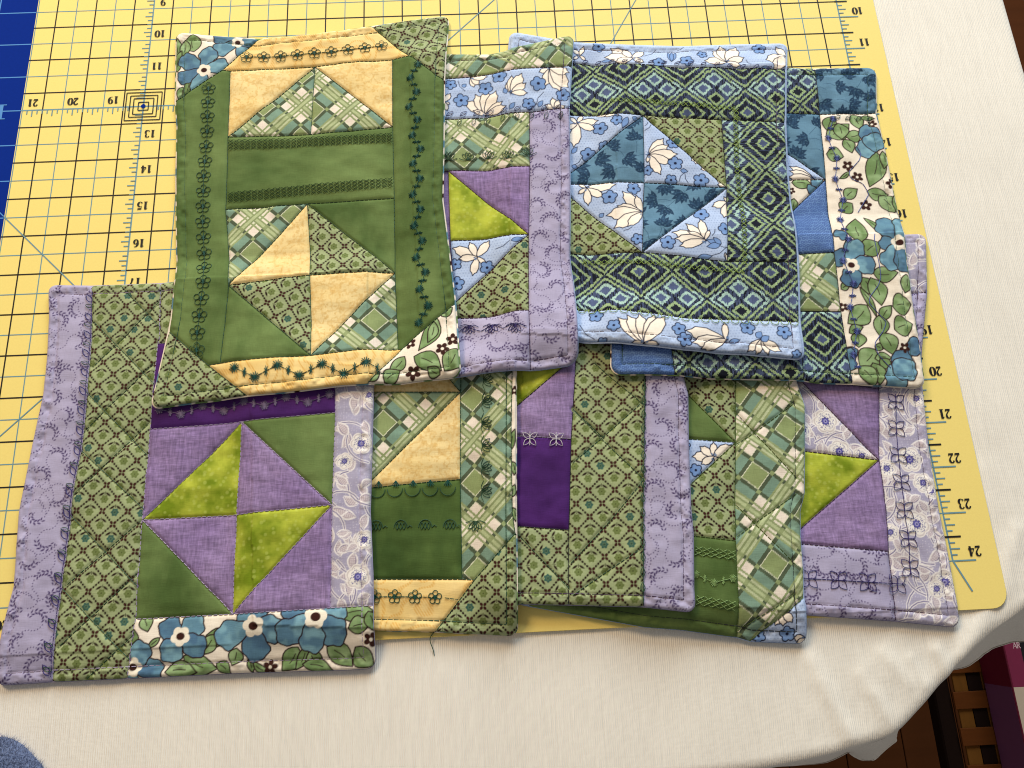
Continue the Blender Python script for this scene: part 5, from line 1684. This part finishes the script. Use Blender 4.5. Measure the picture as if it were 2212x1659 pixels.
# the top row must sit on the cloth's own edge
cpt = np.array([curve[int(np.argmin(np.linalg.norm(curve - t_, axis=1)))] for t_ in top])
hem = np.array([np.append(cp + [.3, -.4], -34) if b_ == 'v' else np.append(on_plane(b_[:3], b_[3]), b_[3]) if isinstance(b_[0], str) else np.array(b_, float) for (a_, b_), cp in zip(pairs, cpt)])
dd = np.concatenate([[0], np.cumsum(np.linalg.norm(np.diff(curve, axis=0), axis=1))])
tp = np.array([dd[int(np.argmin(np.linalg.norm(curve - t_, axis=1)))] for t_ in top])
tp = np.maximum.accumulate(tp + np.arange(len(tp)) * 1e-6)
ts = np.unique(np.concatenate([np.linspace(0, dd[-1], 160), np.linspace(tp[4], tp[-3], 420)]))
Ex, Ey = np.interp(ts, dd, curve[:, 0]), np.interp(ts, dd, curve[:, 1])
Hx, Hy, Hz = [np.interp(ts, tp, hem[:, k_]) for k_ in range(3)]


def sm(a, k=3):
    p = np.pad(a, k, mode='edge')
    return np.convolve(p, np.ones(2 * k + 1) / (2 * k + 1), 'valid')


Hx, Hy, Hz = sm(Hx), sm(Hy), sm(Hz)
rip = .9 * np.sin(ts * .55) * (Hz < -20)
rows = []
for f in np.linspace(0, 1, 15):
    zz = TC_Z - 4.0 + (Hz + 4 - TC_Z) * (f ** 1.05)
    sag = math.sin(math.pi * f)
    x = Ex + (Hx - Ex) * f ** .9
    y = Ey + (Hy - Ey) * f ** .9
    rows.append(np.column_stack([x + .5 * sag * np.sin(ts * .19), y + .5 * sag * np.cos(ts * .16), zz + rip * .35 * f]))
NS = len(ts)
V = np.concatenate(rows)
i = np.arange(NS - 1)
F = np.concatenate([np.stack([k_ * NS + i, (k_ + 1) * NS + i, (k_ + 1) * NS + i + 1, k_ * NS + i + 1], 1) for k_ in range(14)])
mesh_obj('cloth_overhang', V, F, cloth_m, cloth, corg)
hemr = rows[-1] + np.array([0, 0, .2])
Vh, Fh = [], []
for k_, (dx, dz) in enumerate(((0.0, .8), (.8, 0), (0, -.8), (-.8, 0))):
    Vh.append(hemr + np.array([dx, -abs(dx) * .3, dz]))
Vh = np.concatenate(Vh)
Fh = np.concatenate([np.stack([a_ * NS + i, a_ * NS + i + 1, b_ * NS + i + 1, b_ * NS + i], 1) for a_, b_ in ((0, 1), (1, 2), (2, 3), (3, 0))])
mesh_obj('hem', Vh, Fh, cloth_m, cloth, corg)

# ------------------------------------------------------------------ cutting mat
IN = 25.4
yel_m = plain_mat('yellow_mat_vinyl', (240, 217, 128), 0.6, 0.2, 0.05, (900, 900, 900), 0.04)
navy_m = plain_mat('navy_mat_vinyl', (8, 42, 134), 0.8, 0.05, 0.08, (500, 500, 500))
ink_m = plain_mat('black_ink', (30, 29, 30), 0.6, 0.2)
bli_m = plain_mat('blue_ink', (108, 146, 160), 0.6, 0.2)
sky_m = plain_mat('pale_blue_ink', (78, 140, 204), 0.6, 0.2)
cm = thing('cutting_mat', 'yellow gridded cutting mat with a navy section and black numerals, on the tablecloth', 'cutting mat', (-450, -300, -MAT_T))
cmo = np.array([-450, -300, -MAT_T])


def rounded_rect(x0, x1, y0, y1, r, k=6):
    P = []
    for cx_, cy_, a in ((x1 - r, y0 + r, -90), (x1 - r, y1 - r, 0), (x0 + r, y1 - r, 90), (x0 + r, y0 + r, 180)):
        for s_ in range(k + 1):
            t = math.radians(a + 90 * s_ / k)
            P.append([cx_ + r * math.cos(t), cy_ + r * math.sin(t)])
    return np.array(P)


def slab(P, z0, z1, bev=.35):
    n = len(P)
    c = P.mean(0)
    ins = P + (c - P) / np.linalg.norm(c - P, axis=1)[:, None] * bev
    V = np.vstack([np.column_stack([P, np.full(n, z0)]), np.column_stack([P, np.full(n, z1 - bev)]), np.column_stack([ins, np.full(n, z1)]), [[*c, z1]]])
    i = np.arange(n)
    j = (i + 1) % n
    return V, [np.stack([i, j, j + n, i + n], 1), np.stack([i + n, j + n, j + 2 * n, i + 2 * n], 1), np.stack([i + 2 * n, j + 2 * n, np.full(n, 3 * n)], 1)]


V, F = slab(rounded_rect(-37 * IN, IN, -25 * IN, IN, 9), -MAT_T + .05, 0)
mesh_obj('mat_board', V, F, yel_m, cm, cmo, smooth=False)
V, F = box(-35.98 * IN, -21.03 * IN, -24 * IN, 0, -.3, .03)
mesh_obj('navy_panel', V, F, navy_m, cm, cmo, smooth=False)


class Print:
    def __init__(s):
        s.V, s.F, s.n = [], [], 0

    def seg(s, a, b, w, z):
        a, b = np.asarray(a, float), np.asarray(b, float)
        d = (b - a) / np.linalg.norm(b - a)
        nr = np.array([-d[1], d[0]]) * w / 2
        for p in (a - nr, b - nr, b + nr, a + nr):
            s.V.append([p[0], p[1], z])
        s.F.append([s.n, s.n + 1, s.n + 2, s.n + 3])
        s.n += 4

    def ribbon(s, P, W, z):
        P = np.asarray(P, float)
        W = np.broadcast_to(np.asarray(W, float), (len(P),))
        t = np.gradient(P, axis=0)
        t /= np.linalg.norm(t, axis=1)[:, None] + 1e-9
        nr = np.stack([-t[:, 1], t[:, 0]], 1) * W[:, None] / 2
        for k_ in range(len(P)):
            s.V += [[*(P[k_] + nr[k_]), z], [*(P[k_] - nr[k_]), z]]
        for k_ in range(len(P) - 1):
            q = s.n + 2 * k_
            s.F.append([q, q + 1, q + 3, q + 2])
        s.n += 2 * len(P)

    def done(s, name, mat, parent, org, stuff=True):
        o = mesh_obj(name, np.array(s.V), np.array(s.F), mat, parent, org, smooth=False)
        if stuff:
            o['kind'] = 'stuff'
        return o


blk, blu, sky_, tks, btk, dg = Print(), Print(), Print(), Print(), Print(), Print()
for k_ in range(0, 22):
    blu.seg((-k_ * IN, 0), (-k_ * IN, -24 * IN), .62 if k_ not in (0, 18) else .95, .05)
    if k_ < 21:
        blk.seg((-(k_ + .5) * IN, 0), (-(k_ + .5) * IN, -24 * IN), .8, .11)
for k_ in range(0, 25):
    blu.seg((-21.03 * IN, -k_ * IN), (0 if k_ % 12 else 0, -k_ * IN), .62 if k_ != 12 else .95, .08)
    sky_.seg((-35.9 * IN, -k_ * IN), (-21.04 * IN, -k_ * IN), .75, .08)
    if k_ < 24:
        blk.seg((-21.03 * IN, -(k_ + .5) * IN), (1.6, -(k_ + .5) * IN), .8, .14)
for k_ in range(22, 36):
    sky_.seg((-k_ * IN, 0), (-k_ * IN, -24 * IN), .75, .06)
dg.seg((0, 0), (-21.03 * IN, -21.03 * IN), .7, .17)
dg.seg((-12 * IN, -24 * IN), (-21.03 * IN, -14.97 * IN), .7, .19)
dg.seg((0, 0), (-13.85 * IN, -24 * IN), .6, .21)
sky_.seg((-21.04 * IN, -21.04 * IN), (-24 * IN, -24 * IN), .7, .19)
sky_.seg((-21.04 * IN, -14.96 * IN), (-35.9 * IN, -.1 * IN), .7, .21)
for k_ in range(0, 24 * 8 + 1):
    y = -k_ * IN / 8
    f = k_ % 8
    if f == 0:
        tks.seg((0, y), (12.6, y), .8, .23)
    elif f == 4:
        btk.seg((-1.5, y), (7.0, y), .95, .26)
    else:
        tks.seg((0, y), (5.2 if f in (2, 6) else 3.2, y), .7, .23)
    if f:
        tks.seg((-18 * IN, y), (-18 * IN - (4.8 if f in (2, 6) else 3.0), y), .65, .23)
for k_ in range(0, 21 * 8):
    x = -k_ * IN / 8
    f = k_ % 8
    if f:
        tks.seg((x, -12 * IN), (x, -12 * IN - (4.8 if f in (2, 6) else 3.0)), .65, .25)
tks.seg((0, -24 * IN), (7, -24 * IN - 16), .9, .27)
blk.done('black_grid', ink_m, cm, cmo)
blu.done('blue_grid', bli_m, cm, cmo)
sky_.done('pale_blue_grid', sky_m, cm, cmo)
tks.done('ruler_ticks', bli_m, cm, cmo)
btk.done('half_inch_ticks', ink_m, cm, cmo)
dg.done('diagonal_guides', bli_m, cm, cmo)
tg = Print()
for h in (3.2, 6.3, 8.6, 11.2):
    cx_, cy_ = -18 * IN, -12 * IN
    s_ = h
    for a_, c_ in (((-s_, -s_ * .92), (s_, -s_ * .92)), ((s_, -s_ * .92), (s_, s_ * .92)), ((s_, s_ * .92), (-s_, s_ * .92)), ((-s_, s_ * .92), (-s_, -s_ * .92))):
        tg.seg((cx_ + a_[0], cy_ + a_[1]), (cx_ + c_[0], cy_ + c_[1]), .62, .30 + (.02 if a_[0] == c_[0] else 0))
tt = np.linspace(0, 2 * math.pi, 17)
tg.done('target_squares', ink_m, cm, cmo)
pd = Print()
pd.ribbon(np.stack([-18 * IN + .75 * np.cos(tt), -12 * IN + .75 * np.sin(tt)], 1), 1.5, .36)
pd.done('target_dot', navy_m, cm, cmo, False)


def arc(cx_, cy_, rx, ry, a0, a1, n=12):
    t = np.radians(np.linspace(a0, a1, n))
    return np.stack([cx_ + rx * np.cos(t), cy_ + ry * np.sin(t)], 1)


def digit(ch):
    """bold serif figures as pen strokes of changing width, in a box 0.62 wide and 1 high"""
    T, N = .20, .06
    w = lambda a: T * np.abs(np.cos(np.radians(a))) ** 1.2 + N
    if ch == '0':
        a = np.linspace(0, 360, 25)
        return [(arc(.30, .5, .23, .46, 0, 360, 25), w(a))]
    if ch == '1':
        return [([(.31, .03), (.31, .97)], [T + .04] * 2), ([(.10, .03), (.52, .03)], [.06] * 2), ([(.10, .80), (.2, .90), (.31, .95)], [.05, .09, .14])]
    if ch == '2':
        return [(np.vstack([arc(.28, .68, .20, .27, 165, -35, 12), [(.30, .32), (.10, .09)]]), np.r_[np.linspace(.17, .10, 4), [.1, .12, .17, .21, .22, .2, .16, .13], .1, .08]), ([(.06, .09), (.5, .09), (.56, .24)], [.18, .17, .05])]
    if ch == '3':
        return [(arc(.27, .73, .19, .22, 160, -75, 12), np.r_[.16, .12, .09, .08, .1, .15, .2, .21, .18, .13, .08, .06]), (arc(.27, .29, .23, .26, 75, -155, 13), np.r_[.06, .09, .14, .2, .23, .23, .2, .15, .1, .07, .08, .13, .18])]
    if ch == '4':
        return [([(.40, .02), (.40, .97)], [T + .02] * 2), ([(.42, .95), (.04, .32)], [.07] * 2), ([(.02, .28), (.60, .28)], [.12] * 2)]
    if ch == '5':
        return [([(.14, .90), (.50, .90), (.53, .98)], [.16, .16, .06]), ([(.14, .95), (.11, .52)], [.06, .06]), (arc(.27, .32, .23, .29, 120, -155, 14), np.r_[.06, .07, .1, .15, .2, .24, .24, .21, .16, .11, .08, .08, .12, .17])]
    if ch == '6':
        return [(np.vstack([[(.50, .95)], arc(.40, .40, .31, .52, 110, 180, 7)]), np.r_[.06, .09, .13, .17, .2, .22, .22, .22]), (arc(.32, .31, .20, .27, -180, 180, 22), .06 + .15 * np.abs(np.cos(np.radians(np.linspace(-180, 180, 22)))))]
    if ch == '7':
        return [([(.06, .72), (.09, .90), (.56, .90)], [.05, .17, .17]), ([(.54, .88), (.36, .50), (.28, .03)], [.07, .15, .22])]
    if ch == '8':
        return [(arc(.3, .74, .18, .21, 0, 360, 20), w(np.linspace(0, 360, 20)) * .9), (arc(.3, .28, .22, .25, 0, 360, 20), w(np.linspace(0, 360, 20)))]
    if ch == '9':
        return [([(.62 - p[0], 1 - p[1]) for p in P_], W_) for P_, W_ in digit('6')]
    if ch == 'I':
        return [([(.31, .03), (.31, .97)], [.2] * 2), ([(.05, .03), (.57, .03)], [.06] * 2), ([(.05, .97), (.57, .97)], [.06] * 2)]
    if ch == 'A':
        return [([(.02, .02), (.30, .97)], [.1] * 2), ([(.30, .97), (.60, .02)], [.17] * 2), ([(.14, .35), (.46, .35)], [.09] * 2)]
    if ch == 'R':
        return [([(.12, .02), (.12, .97)], [.17] * 2), (arc(.26, .73, .24, .20, 90, -90, 10), [.12] * 10), ([(.30, .52), (.58, .02)], [.15] * 2), ([(.12, .93), (.27, .93)], [.1] * 2), ([(.12, .53), (.27, .53)], [.1] * 2)]


def numeral(txt, cx_, cy_, h, mat, parent, org, name='numeral', z=.33, flip=-1, aspect=1.0):
    p = Print()
    W_ = .64 * len(txt) * h * aspect
    for k_, ch in enumerate(txt):
        for q_, (P_, wd) in enumerate(digit(ch)):
            P_ = np.asarray(P_, float)
            X = (P_[:, 0] * h * aspect + k_ * .64 * h * aspect - W_ / 2)
            Y = (P_[:, 1] - .5) * h
            p.ribbon(np.stack([cx_ + flip * X, cy_ + flip * Y], 1), np.asarray(wd) * h, z + .012 * q_)
    return p.done(name, mat, parent, org, False)


for k_ in range(10, 25):
    numeral(str(k_), 12.7, -k_ * IN + 4.6, 5.6, ink_m, cm, cmo)
for k_ in [9, 10, 11, 13, 14, 15, 16, 17]:
    numeral(str(k_), -18 * IN + 5.9, -k_ * IN + 4.8, 5.4, ink_m, cm, cmo)
for k_ in (19, 20, 21):
    numeral(str(k_), -k_ * IN + 5.9, -12 * IN + 5.4, 5.4, ink_m, cm, cmo)
numeral('20', -20 * IN + 5.9, -24 * IN - 9.0, 5.6, ink_m, cm, cmo)
numeral('I', -21.53 * IN, -12.02 * IN, 11.0, sky_m, cm, cmo, 'printed_letter', .12, -1, 1.1)

# ------------------------------------------------------------------ the quilted mats
MATS = [QuiltMat(sp) for sp in SPECS]
for q_ in MATS:
    q_.build()

# ------------------------------------------------------------------ loose thread end
P = np.array([on_plane((8, x, y), 1.0) for x, y in ((612, 772), (590, 790), (574, 815), (574, 840), (584, 870), (595, 900), (599, 932))])
P = chaikin_open(P, 2)
zt = np.interp(np.arange(len(P)), [0, 6, len(P) - 1], [2.5, 1.0, -1.6])
a = np.linspace(0, 2 * math.pi, 6, endpoint=False)
t = np.gradient(P, axis=0)
t /= np.linalg.norm(t, axis=1)[:, None]
nr = np.stack([-t[:, 1], t[:, 0]], 1)
V = np.concatenate([np.column_stack([P + nr * .22 * math.cos(a_), zt + .22 * math.sin(a_)]) for a_ in a])
n = len(P)
i = np.arange(n - 1)
F = np.concatenate([np.stack([k_ * n + i, k_ * n + i + 1, ((k_ + 1) % 6) * n + i + 1, ((k_ + 1) % 6) * n + i], 1) for k_ in range(6)])
o = mesh_obj('loose_thread', V, F, thread_mat('dkgreen', TH['dkgreen']))
o['label'] = 'loose dark green thread end curling off a mat onto the tablecloth'
o['category'] = 'thread'

# ------------------------------------------------------------------ blue cloth at the near left corner
bc_m = plain_mat('soft_blue_cloth', (116, 128, 160), 0.95, 0.1, 0.16, (60, 60, 60), 0.2)
c = on_plane(('q', -70, 1745), 6)
th = np.linspace(0, 2 * math.pi, 61)[:-1]
rows = []
R0 = np.linalg.norm(on_plane(('q', 56, 1640), 6) - c)
for f in np.linspace(0, 1, 14):
    r = R0 * math.sin(f * math.pi / 2 * 1.0) * (1 + .05 * np.sin(th * 3 + 1) + .02 * np.sin(th * 7))
    z_ = 1 + 20 * math.cos(f * math.pi / 2) ** .7 + 1.2 * np.sin(th * 5 + f * 4) * f * (1 - f) * 3
    rows.append(np.column_stack([c[0] + r * np.cos(th), c[1] + r * np.sin(th), z_ - 3 * f]))
V = np.concatenate(rows)
n = 60
i = np.arange(n)
j = (i + 1) % n
F = np.concatenate([np.stack([k_ * n + i, (k_ + 1) * n + i, (k_ + 1) * n + j, k_ * n + j], 1) for k_ in range(13)])
o = mesh_obj('blue_cloth', V, F, bc_m)  # mound in place of a blurred sleeve close to the camera
r_ = np.random.default_rng(5)
Nf = 26000
fi = r_.uniform(3, 13, Nf)
ti = r_.uniform(0, 60, Nf)
G_ = V.reshape(14, 60, 3)
f0_, t0_ = np.floor(fi).astype(int), np.floor(ti).astype(int)
f1_, t1_ = np.minimum(f0_ + 1, 13), (t0_ + 1) % 60
wf, wt = (fi - f0_)[:, None], (ti - t0_)[:, None]
B0 = (G_[f0_, t0_ % 60] * (1 - wt) + G_[f0_, t1_] * wt) * (1 - wf) + (G_[f1_, t0_ % 60] * (1 - wt) + G_[f1_, t1_] * wt) * wf
dr = B0 - np.array([c[0], c[1], -6])
dr = dr / np.linalg.norm(dr, axis=1)[:, None] + r_.normal(0, .55, (Nf, 3))
dr /= np.linalg.norm(dr, axis=1)[:, None]
sd = np.cross(dr, r_.normal(0, 1, (Nf, 3)))
sd /= np.linalg.norm(sd, axis=1)[:, None]
L_ = r_.uniform(.6, 3.4, (Nf, 1)) ** 1.15
FV = np.stack([B0 - sd * .11, B0 + sd * .11, B0 + dr * L_], 1).reshape(-1, 3)
FV[:, 2] = np.maximum(FV[:, 2], TC_Z + .6)
pile = mesh_obj('blur_fibres', FV, np.arange(Nf * 3).reshape(-1, 3), bc_m, o, (-OFF).tolist(), smooth=False)  # fibres added so the outline looks soft and out of focus
pile['kind'] = 'stuff'
o['label'] = 'soft blue cloth mound for a blurred sleeve at the near left corner of the tablecloth'
o['category'] = 'cloth'

# ------------------------------------------------------------------ chair with a woven seat, and the box standing on it
cw = plain_mat('chair_wood', (86, 50, 24), 0.5, 0.3, 0.25, (8, 60, 8))
tan_m = plain_mat('tan_strap', (116, 72, 26), 0.6, 0.1, 0.22, (300, 40, 300), 0.2)
tan2_m = plain_mat('orange_brown_strap', (100, 52, 18), 0.6, 0.1, 0.22, (40, 300, 300), 0.2)
drk_m = plain_mat('dark_strap', (30, 16, 10), 0.7, 0.08, 0.25, (300, 300, 300))
SZ = -300.0
chair = thing('chair', 'dark wooden chair with a woven tan and brown seat beside the table corner', 'chair', (250, -760, FZ))
cho = np.array([250, -760, FZ])
for k_ in range(15):
    x0 = 152 + k_ * 12.8
    V, F = box(x0 + .3, x0 + 12.5, -960, -560, SZ - 3.0, SZ - .6, .5)
    mesh_obj('woven_strap', V, F, tan_m if k_ % 2 == 0 else drk_m, chair, cho, smooth=False)
ph = on_plane(('r', 1400, 1210), SZ)[1]
for k_ in range(-8, 14):
    yc = ph + 14.7 + (k_ * 2) * 14.7
    if yc > -562 or yc < -955:
        continue
    V, F = box(149, 352, yc - 7.1, yc + 7.1, SZ - .5, SZ + 1.6, .5)
    mesh_obj('woven_strap', V, F, tan2_m, chair, cho, smooth=False)
V, F = box(136, 150.5, -962, -558, SZ - 22, SZ - 4, 3)
mesh_obj('seat_rail', V, F, drk_m, chair, cho, smooth=False)
V, F = box(352.5, 372, -962, -558, SZ - 22, SZ + 1, 3)
mesh_obj('seat_rail', V, F, cw, chair, cho, smooth=False)
for y0 in (-975, -557.5):
    V, F = box(136, 372, y0, y0 + 12.5, SZ - 22, SZ - 3.2, 3)
    mesh_obj('seat_rail', V, F, cw, chair, cho, smooth=False)
for lx in (120, 373):
    for ly in (-980, -560):
        V, F = box(lx, lx + 15.5, ly, ly + 26, FZ, SZ - 4, 3)
        mesh_obj('leg', V, F, cw, chair, cho, smooth=False)
V, F = box(135.8, 372.8, -968, -952, FZ + 150, FZ + 172, 3)
mesh_obj('stretcher', V, F, cw, chair, cho, smooth=False)

bz0, bz1 = SZ + 1.8, -259.0
bx = float(np.mean([on_plane(('r', 1765, 700), bz1)[0], on_plane(('r', 1800, 1000), bz1)[0]]))
yw = on_plane(('r', 1800, 932), bz1)[1]
mar = plain_mat('crimson_card', (128, 34, 66), 0.45, 0.35, 0.06, (200, 200, 200))
plu = plain_mat('plum_card', (112, 62, 96), 0.5, 0.35, 0.06, (200, 200, 200))
mard = plain_mat('maroon_card', (104, 14, 42), 0.45, 0.35, 0.08, (200, 200, 200))
wht = plain_mat('white_card', (204, 180, 154), 0.5, 0.3, 0.04, (200, 200, 200))
blkc = plain_mat('black_card', (24, 18, 24), 0.4, 0.35)
lett = plain_mat('pale_lettering', (220, 180, 180), 0.6, 0.2)
bk = thing('box', 'crimson and white printed carton lying on the woven chair seat', 'box', (bx + 60, -740, bz0))
bko = np.array([bx + 60, -740, bz0])
V, F = box(bx, bx + 150, -900, -590, bz0, bz1, .8)
mesh_obj('carton', V, F, mard, bk, bko, smooth=False)


def card(name, x0, x1, y0, y1, z0, z1, mat):
    V, F = box(x0, x1, y0, y1, z0, z1)
    return mesh_obj(name, V, F, mat, bk, bko, smooth=False)


xk = on_plane(('r', 1888, 640), bz1)[0]
card('crimson_cover', bx + 1.0, xk, yw + .1, -592, bz1 - .2, bz1 + .12, mar)
card('black_cover', xk + .05, bx + 148, yw + .1, -592, bz1 - .2, bz1 + .12, blkc)
card('white_cover', bx + 1.0, bx + 148, -898, yw, bz1 - .2, bz1 + .12, wht)
card('plum_side', bx - .12, bx + .3, -898, yw, bz0 + 1, bz1 - 1.2, plu)
lp = on_plane(('r', 1838, 552), bz1)
numeral('AR', lp[0], lp[1], 5.0, lett, bk, bko, 'printed_letters', bz1 + .2, 1, 1.0)
sp_ = Print()
r_ = random.Random(4)
for zc, ya, yb in ((bz0 + 24, -612, -662), (bz0 + 19, -612, -655)):
    y = ya
    while y > yb:
        L_ = r_.uniform(1.2, 2.6)
        for (a_, c_) in (((y, zc - 1.2), (y - L_, zc + 1.2)), ((y, zc + 1.2), (y - L_, zc + 1.2))):
            d = np.array([c_[0] - a_[0], c_[1] - a_[1]])
            d /= np.linalg.norm(d)
            nn = np.array([-d[1], d[0]]) * .35
            xo = bx - .2 - .01 * (a_[1] == c_[1])
            for q_ in (np.array(a_) - nn, np.array(c_) - nn, np.array(c_) + nn, np.array(a_) + nn):
                sp_.V.append([xo, q_[0], q_[1]])
            sp_.F.append([sp_.n, sp_.n + 1, sp_.n + 2, sp_.n + 3])
            sp_.n += 4
        y -= L_ + r_.choice((.8, .8, 2.6))
sp_.done('side_lettering', lett, bk, bko)
